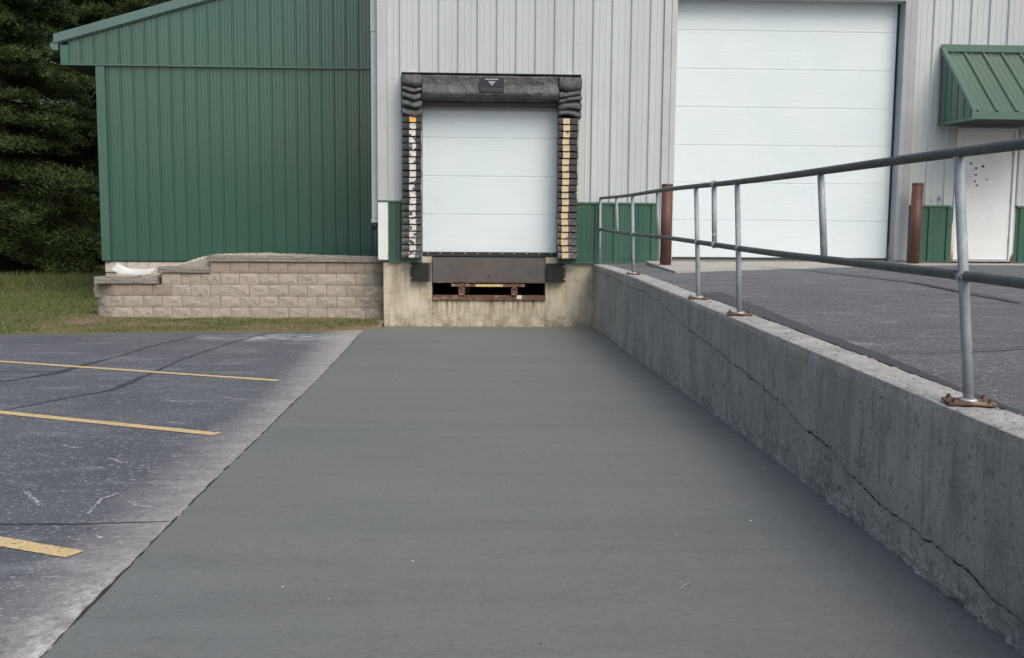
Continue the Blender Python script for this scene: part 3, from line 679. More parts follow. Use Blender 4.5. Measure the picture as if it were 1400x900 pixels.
mb = MB(); mb.box(.93, .0, 2.345, 3.11, .055, 2.395, .004); mb.build('door_stop', M['shaded_trim'], wh)
mb = MB(); mb.box(3.102, .01, .085, 3.118, .058, 2.35); mb.build('weather_strip', M['seal_black'], wh)
# service door
mb = MB(); mb.box(9.602, -.045, .0, 9.655, .10, 2.158, .003); mb.box(10.567, -.045, .0, 10.618, .10, 2.158, .003); mb.box(9.656, -.045, 2.108, 10.566, .10, 2.158, .003)
sf = mb.build('door_frame', M['white_trim'], wh)
mb = MB(); mb.box(9.660, -.012, .022, 10.562, .035, 2.104, .002); sdoor = mb.build('service_door', M['steel_door'], wh, label='white steel service door under the green canopy')
for z_ in (.33, 1.0, 1.75): MB().box(10.556, -.030, z_-.05, 10.578, -.008, z_+.05, .002).build('hinge', M['shaded_trim'], sdoor)
MB().box(9.70, -.05, .97, 9.73, -.01, 1.10, .004).tube((9.715, -.06, 1.0), (9.79, -.06, 1.0), .010, 8).build('door_handle', M['chrome'], sdoor)
MB().box(9.60, -.06, -.012, 10.62, .08, .018, .003).build('threshold', M['shaded_trim'], sdoor)
mb = MB(); mb.box(9.550, -.055, -.03, 9.600, -.012, .87, .003); mb.build('edge_trim', M['green_trim'], wh)
n = N('rusted_trim'); x, y, z = n.xyz(); col = n.mix((.72, .70, .62), (.28, .10, .04), n.math('MULTIPLY', n.ramp(z, .45, .0), n.noise(14, 5, .7, lo=.42, hi=.55)))
M['rusted_trim'] = n.done(col, .7)
mb = MB(); mb.box(9.585, -.060, -.012, 9.628, -.046, .62, .002); mb.build('rusted_jamb_foot', M['rusted_trim'], wh, label='rust stained foot of the service door jamb')
mb = MB(); mb.prism([(10.58, -.02), (10.66, -.02), (10.64, .05), (10.62, .13)], 'y', -.075, -.062); mb.build('rusted_corner', M['rust'], wh, label='rusted corner of the base panel')
# small switch box and pipe stub on siding
MB().box(9.345, -.10, .985, 9.385, -.05, 1.055, .003).build('key_switch', M['shaded_trim'], wh)
MB().path([(9.22, -.06, 1.05), (9.22, -.075, .99), (9.24, -.075, .97)], .007, 8).build('conduit_stub', M['grey_trim'], wh)
# paper and magnets on the service door
pp = MB().box(9.80, -.0165, 1.20, 9.955, -.0145, 1.50).build('paper_notice', M['paper'])
tag(pp, 'white paper notice with faded red lines taped to the white service door', 'notice')
k = 0
for z_, x0, x1 in ((1.475, 9.83, 9.94), (1.405, 9.815, 9.92), (1.370, 9.815, 9.90), (1.338, 9.82, 9.89), (1.300, 9.81, 9.90)):
    m_ = MB(); xx = x0
    while xx < x1:
        l_ = random.uniform(.008, .022); m_.box(xx, -.0172, z_, min(xx+l_, x1), -.0168, z_+.009); xx += l_+.005
    m_.build('printed_line', M['ink_grey'] if z_ > 1.45 else M['ink_red'], pp)
mg = ('small black round magnet on the service door, ')
for px, pz, r_, tx in ((9.865, 1.585, .016, 'highest of them all'), (9.955, 1.512, .015, 'at the top corner of the paper'), (10.07, 1.543, .019, 'the large one farthest right near the top'), (9.955, 1.405, .015, 'beside the middle of the notice'),
                       (9.945, 1.300, .015, 'beside the foot of the notice'), (9.985, 1.235, .014, 'lowest of them all'), (10.145, 1.335, .010, 'the tiny one alone on the right')):
    mb = MB(); mb.tube((px, -.0125, pz), (px, -.024, pz), r_, 14); o = mb.build('magnet', M['black']); tag(o, mg+tx, 'magnet', 'magnets on the service door')
# canopy
cx0, cx1, cz0, cz1, cy = 9.25, 10.98, 2.19, 3.47, -1.22
can = MB().prism([(-.018, cz0), (cy, cz0), (cy, cz0+.070), (-.018, cz1-.16)], 'x', cx0+.03, cx1-.03).build('canopy', M['soffit'], wh, label='green ribbed metal canopy over the service door')
mb = MB(); mb.box(cx0, -.085, cz1-.115, cx1, -.052, cz1, .003); mb.build('canopy_flashing', M['green_trim'], can)
mb = MB(); mb.box(cx0-.005, cy-.022, cz0-.005, cx1+.005, cy-.002, cz0+.11, .003); mb.build('canopy_fascia', M['green_trim'], can)
sl_ = (cz1-.1-(cz0+.10))/(-cy)     # slope dz per dy
def slope_panel(x0, x1):
    bp = prof(.3048, cx0+.05, [(0, 0), (.015, .03), (.045, .03), (.06, 0), (.12, 0), (.126, .004), (.14, .004), (.146, 0), (.21, 0), (.216, .004), (.23, .004), (.236, 0)])(x0, x1)
    nrm = Vector((0, -sl_, 1)).normalized(); V = []
    for x_, d in bp:
        for y_ in (cy-.01, -.053):
            z_ = cz0+.112+(y_-cy)*sl_; V.append((x_, y_+nrm.y*(d-.0), z_+nrm.z*d))
    k = np.arange(len(bp)-1)*2
    return link('roof_panel', npmesh('roof_panel', V, np.stack([k, k+2, k+3, k+1], -1), M['canopy_green']), can)
slope_panel(cx0+.06, cx0+.9); slope_panel(cx0+.9, cx1-.06)
for xx in (cx0, cx1-.062):
    mb = MB(); mb.prism([(-.052, cz1-.115), (cy-.02, cz0+.105), (cy-.02, cz0+.150), (-.086, cz1-.06)], 'x', xx, xx+.062); mb.build('rake_trim', M['green_trim'], can)
for xx, sg in ((cx0+.026, -1), (cx1-.026, 1)):
    V = []; ybp = prof(.2286, 0, [(0, 0), (.012, .018), (.03, .018), (.042, 0), (.11, 0), (.116, .004), (.13, .004), (.136, 0)])(cy, -.052)
    for y_, d in ybp: V += [(xx+sg*d, y_, cz0+.0), (xx+sg*d, y_, cz0+.10+(y_-cy)*sl_)]
    k = np.arange(len(ybp)-1)*2; link('side_panel', npmesh('side_panel', V, np.stack([k, k+2, k+3, k+1], -1), M['green_siding']), can)
mb = MB(); mb.box(cx0, cy-.02, cz0-.012, cx0+.045, -.052, cz0+.030, .003); mb.build('canopy_edge', M['green_trim'], can)
# concrete foundation with the pit
mb = MB()
mb.box(.305, 0, -1.5, 1.088, 1.6, -.082, .006); mb.box(2.925, 0, -1.5, 3.78, 1.6, -.082, .006); mb.box(1.090, .002, -1.5, 2.923, 1.6, -.692, .004)
fd = mb.build('foundation', M['dock_concrete'], wh)
mb = MB(); mb.box(.93, .006, -.080, 1.088, .4, .010); mb.box(2.925, .006, -.080, 3.12, .4, .010); mb.build('sill_concrete', M['dock_concrete'], wh)
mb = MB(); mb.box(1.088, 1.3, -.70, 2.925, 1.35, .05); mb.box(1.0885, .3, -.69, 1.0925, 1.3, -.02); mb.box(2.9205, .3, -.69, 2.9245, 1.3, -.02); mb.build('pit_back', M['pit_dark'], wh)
mb = MB(); mb.box(3.782, .02, -1.5, 17, .3, -.03); mb.build('foundation', M['apron'], wh)
# ledge above foundation right of the seal
mb = MB(); mb.box(3.30, -.012, -.125, 3.72, -.001, -.098, .002); mb.build('ledge', M['dock_concrete'], wh)

# ------------------------------------------------------------ dock seal
ds = thing('dock_seal', 'black vinyl dock seal of pleated side pads and a head pad round the dock door', 'dock seal', (2.02, -.15, 1.2))
n_pl = 21; ph = (2.215-.0)/n_pl
def pleat_mesh(wd):
    b = MB(); L = wd/2
    b.prism([(0, 0), (-.015, .0), (-.030, .004), (-.018, ph*.9), (0, ph*.92)], 'x', -L, L); return b
def pleat2(wd):
    # a soft flap: front leans out towards its lower edge
    V = []; Fc = []; nx = 7; prof_ = [(.20, .004), (-.006, .004), (-.016, .008), (-.019, .016), (-.012, ph*.55), (-.002, ph*.93), (.004, ph*.985), (.20, ph*.985)]
    for i in range(nx):
        u = -wd/2+wd*i/(nx-1); sg = .004*math.sin(i*1.9)
        for y_, z_ in prof_: V.append((u, y_+sg*(y_ < .1), z_+sg*.6*(z_ < ph*.4)))
    Fc = gridfaces(nx, len(prof_)).tolist(); return V, Fc
def pleat_obj_mesh(wd):
    V, Fc = pleat2(wd); b = MB(); vs = [b.b.verts.new(v) for v in V]; b.b.verts.ensure_lookup_table()
    for f in Fc: b.b.faces.new([vs[q] for q in f])
    m_ = 8
    b.b.faces.new(vs[:m_]); b.b.faces.new(vs[-m_:][::-1]); return b.mesh('pleat', M['pleat'])
plm = {.294: pleat_obj_mesh(.294), .305: pleat_obj_mesh(.305)}
for side, (xc, wd, sx0, sx1) in enumerate(((.775, .294, .742, .842), (3.235, .305, 3.152, 3.257))):
    MB().box(xc-wd/2+.01, -.10, -.0, xc+wd/2-.01, -.022, 2.25).build('pad_core', M['pleat'], ds)
    st_me = []
    for v_ in range(3):
        b = MB(); w_ = (sx1-sx0)/2; b.box(-w_, -.0, .010, w_, .004, ph*.90)
        for q in b.b.verts: q.co.y += -.024+(.014*q.co.z/ph)
        st_me.append(b)
    smat = M['stripe_white'] if side == 0 else M['stripe_tan']; sme = st_me[0].mesh('stripe', smat); syl = st_me[1].mesh('stripe', M['stripe_yellow']); st_me[2].b.free()
    for i in range(n_pl):
        z_ = i*ph+.0; dx = .006*math.sin(i*1.7+side)+(.012*max(0, 3-i)/3*(1 if side else -1))
        y_ = -.28+.006*math.sin(i*2.3)
        p = link('pleat', plm[wd], ds, (xc+dx, y_, z_), (random.uniform(-.02, .02), random.uniform(-.015, .015), 0))
        if side == 0 and i == n_pl-1: m_ = syl
        else: m_ = sme
        link('stripe', m_, p, ((sx0+sx1)/2+dx-(.008*(n_pl-i)/n_pl if side else 0), y_, z_), p.rotation_euler)
# head pad
def soft_pad(x0, x1, zf, z0, z1, name, seedn, nx=70, nz=26, wr=1., yb=-.02):
    V = []; xs_ = np.linspace(x0, x1, nx); ts = np.linspace(0, 1, nz)
    for x_ in xs_:
        for t_ in ts:
            z_ = z0+(z1-z0)*t_
            y_ = zf(t_)+wr*(.012*fbm(np.array([x_*4+seedn]), np.array([t_*2.5]), 4)[0]+.006*fbm(np.array([x_*16+seedn]), np.array([t_*7+x_*3]), 3)[0]*(t_ < .5))
            V.append((x_, y_, z_+.006*fbm(np.array([x_*3.]), np.array([seedn*1.]), 3)[0]*(1 if t_ < .1 or t_ > .9 else .5)))
    b = MB(); vs = [b.b.verts.new(v) for v in V]
    for f in gridfaces(nx, nz): b.b.faces.new([vs[q] for q in f]).smooth = True
    def col(i): return vs[i*nz:(i+1)*nz]
    for i in (0, nx-1):
        c = col(i); A = b.b.verts.new((V[i*nz][0], yb, z0)); B = b.b.verts.new((V[i*nz][0], yb, z1)); b.b.faces.new([A]+c+[B])
    for j in (0, nz-1):
        A = [vs[i*nz+j] for i in range(nx)]; z_ = z0 if j == 0 else z1
        P0 = b.b.verts.new((x0, yb, z_)); P1 = b.b.verts.new((x1, yb, z_)); b.b.faces.new([P0]+A+[P1])
    return b
hp = soft_pad(.935, 3.078, lambda t_: -.275-.055*math.exp(-((t_-.28)/.22)**2)+.03*max(0, (t_-.93)/.07)+.05*max(0, (.08-t_)/.08), 2.455, 2.868, 'head_pad', 3).build('head_pad', M['vinyl'], ds)
MB().box(.935, -.20, 2.405, 3.078, -.022, 2.453, .004).build('head_curtain', M['seal_black'], ds)
MB().box(.62, -.285, 2.869, 3.43, -.02, 2.884, .003).build('head_cap', M['seal_black'], ds)
for x0, x1, side in ((.620, .932, 0), (3.081, 3.432, 1)):
    zs = [2.87, 2.70, 2.615, 2.50, 2.37, 2.235] if side == 0 else [2.862, 2.66, 2.555, 2.46, 2.33, 2.235]
    for i in range(5):
        z1_, z0_ = zs[i], zs[i+1]; xm = (x0+x1)/2; b = MB(); nx, nz = 13, 8; V = []
        ov = .03
        for ix in range(nx):
            u = ix/(nx-1); x_ = x0+(x1-x0)*u
            for iz in range(nz):
                t_ = iz/(nz-1)
                ch = (-.05*(1-abs(2*u-1.25)**1) if side == 0 else -.03*math.sin(u*3.0+i))*(1 if 0 < i else (1-t_))
                ch_top = ch if i > 0 else 0
                z_ = z0_-ov*.3+(z1_-z0_+ov*.3)*t_+ch*(1-t_)+ch_top*t_*.9
                bul = -.045*math.sin(PI*min(1, t_*1.0)**.7)*(.55+.45*math.sin(PI*u))
                y_ = -.262+bul+.012*i*.4-.03*(1-t_)+(.02*fbm(np.array([u*4+i*3.]), np.array([t_*3.+side]), 3)[0])
                xo = x_+(.010*math.sin(t_*PI)*(1 if u > .5 else -1)*(abs(2*u-1) > .9))
                V.append((xo-(.01*i if side and u > .99 and i == 1 else 0), y_, z_))
        vs = [b.b.verts.new(v) for v in V]
        for f in gridfaces(nx, nz): b.b.faces.new([vs[q] for q in f]).smooth = True
        for j in (0, nz-1):
            A = [vs[k_*nz+j] for k_ in range(nx)]; P = [b.b.verts.new((q.co.x, -.06, q.co.z)) for q in A]
            for k_ in range(nx-1): b.b.faces.new((A[k_], A[k_+1], P[k_+1], P[k_]))
        for k_ in (0, nx-1):
            A = vs[k_*nz:(k_+1)*nz]; P0 = [b.b.verts.new((q.co.x, -.06, q.co.z)) for q in A]
            for j in range(nz-1): b.b.faces.new((A[j], A[j+1], P0[j+1], P0[j]))
        b.build('corner_fold', M['vinyl'], ds)
    MB().box((x0+x1)/2-.03, -.12, 2.885, (x0+x1)/2+.06, -.022, 2.91, .003).build('mounting_bracket', M['chrome'], ds)
# logo patch on the head pad: a bar, a triangle and a faded line of lettering
MB().box(1.83, -.345, 2.585, 2.215, -.335, 2.812, .003).build('logo_patch', M['patch'], ds)
mb = MB(); mb.box(1.925, -.3475, 2.775, 2.125, -.3462, 2.793); mb.prism([(1.965, 2.755), (2.085, 2.755), (2.025, 2.685)], 'y', -.3475, -.3462); mb.build('logo_print', M['ink_grey'], ds)
mb = MB(); xx = 1.865
for i in range(11):
    w_ = .022; mb.box(xx, -.3475, 2.625, xx+.005, -.3462, 2.655); mb.box(xx+.006, -.3475, 2.625+.012*(i % 3), xx+w_-.004, -.3462, 2.631+.012*(i % 3)); mb.box(xx+w_-.007, -.3475, 2.628, xx+w_-.003, -.3462, 2.65); xx += .0305
mb.box(1.865, -.3475, 2.607, 2.19, -.3462, 2.611); mb.build('logo_lettering', M['ink_dim'], ds)

# ------------------------------------------------------------ dock leveler, bumpers
dl = thing('dock_leveler', 'brown checker plate lip of the dock leveler hanging under the dock door', 'dock leveler', (2, 0, -.3))
MB().box(1.097, -.052, -.395, 2.912, -.036, .002, .003).build('lip_plate', M['checker'], dl)
MB().box(1.097, -.060, -.405, 2.912, -.034, -.396, .002).build('lip_edge', M['rust'], dl)
MB().tube((2.0, -.0535, -.30), (2.0, -.0525, -.30), .018, 16).build('lip_hole', M['seal_black'], dl)
MB().box(1.097, -.034, -.03, 2.912, 1.25, .001).build('deck_plate', M['checker'], dl)
MB().tube((1.1, -.02, -.02), (2.91, -.02, -.02), .018, 12).build('hinge_tube', M['rust'], dl)
MB().box(1.40, -.065, -.468, 2.585, -.02, -.425, .003).build('support_bar', M['rust'], dl)
MB().box(1.792, -.0685, -.464, 2.232, -.0655, -.429).build('warning_label', M['label_yellow'], dl)
for xx in (1.512, 2.365):
    p = MB().box(xx, -.058, -.606, xx+.105, .10, -.485, .004).build('lip_keeper', M['rust'], dl)
    MB().box(xx+.02, -.072, -.50, xx+.085, -.02, -.42, .003).build('keeper_pad', M['rust'], p)
    MB().box(xx+.045, -.060, -.425, xx+.055, -.0535, -.375).build('keeper_pin', M['pit_dark'], p)
MB().box(1.62, .35, -.60, 1.70, .9, -.40, .003).build('frame_leg', M['rail'], dl)
mb = MB(); mb.box(1.092, -.030, -.690, 2.921, .12, -.612, .004); mb.build('sill_angle', M['rust'], dl)
mb = MB(); mb.box(1.092, -.004, -.610, 1.098, .06, -.0, .002); mb.box(2.916, -.004, -.610, 2.921, .06, -.0, .002); mb.build('side_angle', M['rust'], dl)
tg = MB().box(2.455, -.042, -.668, 2.535, -.031, -.606, .002).build('paper_tag', M['plastic']); tag(tg, 'small white square tag on the rusty sill below the dock leveler', 'tag')
for i, (xc, lab, bx) in enumerate(((.905, 'black laminated rubber dock bumper left of the leveler', -1), (3.075, 'black laminated rubber dock bumper right of the leveler', 1))):
    bu = thing('dock_bumper', lab, 'dock bumper', (xc, 0, -.24), 'dock bumpers')
    x0 = xc-.13; nsl = 13
    for k in range(nsl):
        xa_ = x0+.26*k/nsl; MB().box(xa_+.001, -.125+random.uniform(-.004, .004), -.378+random.uniform(-.004, .004), xa_+.26/nsl-.0015, -.012, -.092+random.uniform(-.004, .004), .002).build('rubber_pad', M['seal_black'], bu)
    MB().box(x0-.035, -.012, -.385, x0+.295, -.003, -.085).build('back_plate', M['rail'], bu)
    ex = x0-.022 if bx < 0 else x0+.282
    MB().box(ex-.016, -.030, -.38, ex+.016, -.013, -.09, .003).build('steel_angle', M['dull_steel'], bu)
    for z_ in (-.135, -.335): MB().tube((ex, -.031, z_), (ex, -.052, z_), .015, 10).build('bolt', M['chrome'], bu)

# ------------------------------------------------------------ green annex
YA = 2.98
an = thing('green_annex', 'dark green ribbed metal annex with a sloping roof edge beside the grey warehouse', 'building', (-2.5, 3, -.2))
rake = lambda x: 3.90+.2915*(x+5.804)-.165
MB().box(-5.13, 3.0, -.24, .22, 14, 3.36).build('wall', M['green_siding'], an)
def acols(x0, x1, z0, z1, y, zt=None):
    e = x0; first = -5.142+.1697-.06
    while e < x1-.01:
        k = math.floor((e-first)/.9144+1e-6)+1; nx = min(x1, first+k*.9144)
        if x1-nx < .1: nx = x1
        ribbed(a_prof, e, nx, z0, z1, y, M['green_siding'], an, zt=zt); e = nx
acols(-4.98, .22, -.222, 3.335, YA)
acols(-5.62, .22, 3.368, 0, YA-.022, lambda x: rake(x)+.02)
for z_ in (.15, 1.2, 2.3, 3.5):
    screws([-5.142+.1697+.2286*k_+.07 for k_ in range(0, 22)], z_, YA-(.023 if z_ > 3.4 else .001), an, M['green_trim'], .005)
V = [(-5.75, 3.0, 3.36), (.22, 3.0, 3.36), (.22, 3.0, rake(.22)), (-5.75, 3.0, rake(-5.75)), ]
MB().prism([(a, c) for a, _, c in V], 'y', 3.0, 3.06).build('gable', M['soffit'], an)
MB().box(-5.76, YA-.062, 3.338, .22, YA-.002, 3.366, .003).build('band_trim', M['green_trim'], an)
mb = MB(); mb.box(-5.145, YA-.045, -.225, -4.982, YA-.002, 3.336, .003); mb.box(-5.145, YA+.0, -.225, -5.132, YA+.25, 3.336); mb.build('corner_trim', M['green_trim'], an)
mb = MB(); mb.box(-5.765, YA-.045, 3.368, -5.622, YA-.005, 3.70, .003); mb.build('corner_trim', M['green_trim'], an)
MB().box(-5.76, 3.065, 3.34, -5.135, 14, 3.356).build('soffit', M['soffit'], an)
MB().box(-5.765, 3.065, 3.36, -5.745, 14, 3.70).build('eave_fascia', M['green_trim'], an)
x0, x1 = -5.86, .22
mb = MB(); mb.prism([(x0, rake(x0)+.005), (x1, rake(x1)+.005), (x1, rake(x1)+.165), (x0, rake(x0)+.165)], 'y', YA-.10, YA-.055); mb.build('rake_trim', M['roof_green'], an)
mb = MB(); mb.prism([(-5.80, rake(-5.80)-.02), (x1, rake(x1)-.02), (x1, rake(x1)+.006), (-5.80, rake(-5.80)+.006)], 'y', YA-.066, YA-.045); mb.build('rake_trim', M['green_trim'], an)
mb = MB(); mb.prism([(x0, rake(x0)+.10), (x1, rake(x1)+.10), (x1, rake(x1)+.16), (x0, rake(x0)+.16)], 'y', YA-.054, 14.3); mb.build('roof', M['roof_green'], an)
mb = MB(); mb.prism([(-5.93, 3.66), (-5.87, 3.60), (-5.79, 3.60), (-5.79, 3.73), (-5.93, 3.73)], 'y', YA-.08, 14.2); mb.build('gutter', M['roof_green'], an)
MB().box(-5.05, YA-.05, .66, -5.035, YA-.046, .675).build('tap_stub', M['chrome'], an)
MB().box(-5.11, 3.03, -1.4, .2, 3.3, -.245).build('foundation_core', M['mortar'], an)
cm = MB().box(-.196, 0, .003, .196, .03, .188, .003).mesh('foundation_block', M['cmu'])
for r_ in range(3):
    x_ = -5.11+.198+(.2 if r_ % 2 else 0)
    while x_ < -2.4:
        link('foundation_block', cm, an, (x_, 3.0, -.245-.192*(r_+1))); x_ += .40

# ------------------------------------------------------------ segmental block wall
bw = thing('block_wall', 'stepped tan split face block retaining wall with flat cap stones below the green annex', 'wall', (-2, .3, -1.03))
bvar = []
def block_mesh(nm, mat, L=.306, H=.182, D=.24, rough=.012, nx=9, nz=6, bev=.008):
    V = []; sd = random.random()*90
    for i in range(nx):
        for j in range(nz):
            u = i/(nx-1)*2-1; v_ = j/(nz-1); ed = min(1-abs(u), .25)/.25*min(min(v_, 1-v_), .22)/.22
            y_ = -rough*.35*ed-rough*1.5*ed*fbm(np.array([u*2.2+sd]), np.array([v_*2.6+sd]), 3)[0]+(.004 if ed == 0 else 0)
            V.append((u*L/2, y_, v_*H))
    b = MB(); vs = [b.b.verts.new(q) for q in V]
    for f in gridfaces(nx, nz): b.b.faces.new([vs[q] for q in f])
    c = [0, (nx-1)*nz, nx*nz-1, nz-1]; back = [b.b.verts.new((V[q][0]*.8, D, V[q][2])) for q in c]
    edges = [[vs[i*nz] for i in range(nx)], [vs[(nx-1)*nz+j] for j in range(nz)], [vs[i*nz+nz-1] for i in range(nx-1, -1, -1)], [vs[j] for j in range(nz-1, -1, -1)]]
    for q in range(4): b.b.faces.new(edges[q]+[back[(q+1) % 4], back[q]])
    b.b.faces.new(back[::-1]); return b.mesh(nm, mat)
bl = [block_mesh('wall_block', M['block']) for _ in range(7)]
bd_ = [block_mesh('wall_block', M['block_dull'], rough=.007) for _ in range(4)]
# path: from right end leftwards, then a rounded corner running back
YB = .25; R_ = .55; XS = -3.92
def path(s):
    L1 = .295-XS
    if s <= L1: return (.295-s, YB, 0)
    a = (s-L1)/R_
    if a < PI/2: return (XS-R_*math.sin(a), YB+R_*(1-math.cos(a)), -a)
    return (XS-R_, YB+R_+(s-L1-R_*PI/2), -PI/2)
PW = .312
rowsB = [(-.291, .0, 2.81, 1), (-.477, .5, 3.60, 0), (-.663, .0, 5.15, 0), (-.849, .5, 6.3, 0), (-1.035, .0, 6.3, 0)]
for ri, (z_, ph_, smax, dull) in enumerate(rowsB):
    s = PW*(.5-ph_*1.0) if ph_ == 0 else PW*0.0
    s = PW/2 if ph_ == 0 else 0.02
    while s < smax:
        m_ = s
        x_, y_, a = path(s)
        dl_ = dull or (ri == 2 and x_ < -3.0) or (ri == 1 and False)
        me = random.choice(bd_ if dl_ else bl)
        if s > .1 or ph_ == 0: link('wall_block', me, bw, (x_, y_+random.uniform(-.003, .003), z_), (0, 0, a+random.uniform(-.008, .008)))
        else: link('wall_block', me, bw, (.295-.08, y_, z_), (0, 0, 0)).scale = (.5, 1, 1)
        s += PW if not (ph_ and s < .1) else PW*.5+.155-.02
# soil core behind the blocks so that joints stay dark
mb = MB(); mb.box(-3.9, YB+.12, -1.3, .25, YB+.22, -.50); mb.box(-3.30, YB+.12, -.50, .25, YB+.22, -.30); mb.box(-2.55, YB+.12, -.30, .25, YB+.22, -.12); mb.build('backing', M['dirt'], bw)
def cap(x0, x1, zt0, th=.098, y0=YB-.035, dpt=.28, mat='cap', seed=0, rot=None):
    L = x1-x0; nx = max(4, int(L/.05)); V = []; b = MB(); P = [(0, 0), (0, -th*.12), (-.004, -th*.3), (0, -th*.6), (.002, -th*.93), (.01, -th)]
    sd = random.random()*50; vs = []
    for i in range(nx):
        u = x0+L*i/(nx-1); row = [b.b.verts.new((u, y0+dpt, zt0))]
        for j, (a_, z_) in enumerate(P):
            row.append(b.b.verts.new((u, y0+a_+(.012*j/5 if j < 1 else 0)+.012*fbm(np.array([u*9+sd]), np.array([j*.9]), 3)[0], zt0+z_+.003*fbm(np.array([u*7+sd]), np.array([3.]), 2)[0])))
        row.append(b.b.verts.new((u, y0+dpt, zt0-th))); vs.append(row)
    for i in range(nx-1):
        for j in range(len(vs[0])-1): b.b.faces.new((vs[i][j], vs[i+1][j], vs[i+1][j+1], vs[i][j+1]))
        b.b.faces.new((vs[i][-1], vs[i+1][-1], vs[i+1][0], vs[i][0]))
    b.b.faces.new(vs[0]); b.b.faces.new(vs[-1][::-1])
    return b.build('cap_stone', M[mat], bw)
xs_c = [-2.545, -2.25, -1.575, -.815, -.44, -.06, .298]
for a_, b_ in zip(xs_c, xs_c[1:]): cap(a_+.003, b_-.003, -.004+random.uniform(-.002, .002))
cap(-3.345, -2.515, -.190, .098)
cap(-3.73, -3.35, -.372, .098); cap(-4.36, -3.737, -.360, .110)
# low cap on the curved end
capm = MB().prism([(-.20, -.04), (.19, -.04), (.16, .24), (-.16, .24)], 'z', 0, .11).mesh('cap_stone', M['cap_light'])
for s in (5.02, 5.38, 5.75, 6.1):
    x_, y_, a = path(s); link('cap_stone', capm, bw, (x_, y_, -.662), (0, 0, a))
# gravel bed
def zgr(x, y):
    f = np.interp(x, [-4.45, -3.75, -3.35, -3.1, -2.62, -2.2, .3], [-.44, -.42, -.33, -.20, -.06, -.045, -.05])
    b = np.interp(x, [-5.2, -4.1, -3.8, -3.28, -2.98, -2.0, -.3, .3], [-.55, -.42, -.33, -.15, -.09, -.075, -.13, -.16])
    t_ = np.clip((y-.45)/2.5, 0, 1); return f*(1-t_)+b*t_+.015*fbm(x*5, y*5, 3)
X, Y = np.meshgrid(np.linspace(-4.42, .22, 80), np.r_[.399, np.linspace(.40, 3.0, 39)], indexing='ij')
link('gravel_bed', npmesh('gravel_bed', np.stack([X, Y, np.where(Y < .3995, -.7, zgr(X, Y))], -1).reshape(-1, 3), gridfaces(80, 40), M['gravel_sheet'], smooth=True))['kind'] = 'structure'
nst = 9000; x = -4.3+4.5*rng.random(nst); y = .45+2.4*rng.random(nst)**1.3; r = .009+.013*rng.random(nst); z = zgr(x, y)+r*.3
oc = np.array([(1, 0, 0), (-1, 0, 0), (0, 1, 0), (0, -1, 0), (0, 0, 1), (0, 0, -1)], float)
V = (oc[None]*(r[:, None, None]*(.7+.6*rng.random((nst, 6, 1))))+np.stack([x, y, z], -1)[:, None]).reshape(-1, 3)
of = np.array([(0, 2, 4), (2, 1, 4), (1, 3, 4), (3, 0, 4), (2, 0, 5), (1, 2, 5), (3, 1, 5), (0, 3, 5)])
o = link('gravel', npmesh('gravel', V, (of[None]+6*np.arange(nst)[:, None, None]).reshape(-1, 3), M['gravel'])); tag(o, 'small pale gravel filling the bed behind the block wall', 'gravel', kind='stuff')
# plastic sheet lying behind the low caps
nu, nv = 30, 14; V = []
for i in range(nu):
    for j in range(nv):
        u = i/(nu-1); v_ = j/(nv-1)
        x_ = -4.22+.62*u+.02*v_; y_ = .62+.30*v_; sag = (2*u-1)**2*.10*(1 if u < .5 else .2)
        V.append((x_, y_, -.345+sag+.05*v_+.02*fbm(np.array([u*4]), np.array([v_*3]), 3)[0]+.03*(v_ > .8)))
me = npmesh('plastic_sheet', V, gridfaces(nu, nv), M['plastic'], smooth=True); o = link('plastic_sheet', me)
tag(o, 'crumpled white plastic trough lying behind the lower cap stones', 'plastic sheet'); o.modifiers.new('thickness', 'SOLIDIFY').thickness = .006

# ------------------------------------------------------------ small debris on the slab
o_pts = [(1.95, -1.0), (1.35, -3.4), (3.02, -3.6), (3.07, -3.75), (2.2, -10.3), (2.55, -12.7), (2.78, -11.6), (1.1, -9.8), (2.6, -9.2), (3.0, -12.1), (.9, -13.0)]
def stones(pts, r0, r1, name, mat, flat=.5):
    V = []; Fc = []
    for i, (x_, y_) in enumerate(pts):
        r_ = random.uniform(r0, r1); z_ = float(zramp(y_))
        for q in oc: V.append((x_+q[0]*r_*random.uniform(.5, 1.2), y_+q[1]*r_*random.uniform(.5, 1.2), z_+.001+max(0, q[2])*r_*flat))
        Fc += (of+6*i).tolist()
    return link(name, npmesh(name, V, Fc, mat))
o = stones(o_pts+[(random.uniform(.5, 3.35), random.uniform(-13.6, -1)) for _ in range(34)], .002, .007, 'pebbles', M['plastic']); tag(o, 'scattered pale chips and pebbles lying on the grey concrete ramp', 'pebbles', kind='stuff')
mb = MB(); z_ = float(zramp(-13.05)); mb.path([(2.455, -13.07, z_+.004), (2.48, -13.03, z_+.006), (2.51, -13.0, z_+.004)], .0022, 6); tag(mb.build('twig', M['apron']), 'thin pale twig lying on the ramp near the front', 'twig')
o = stones([(random.uniform(.5, 3.4), random.uniform(-13.6, -1)) for _ in range(34)], .002, .008, 'grit', M['tar'], .3); tag(o, 'dark specks of grit scattered on the grey concrete ramp', 'grit', kind='stuff')

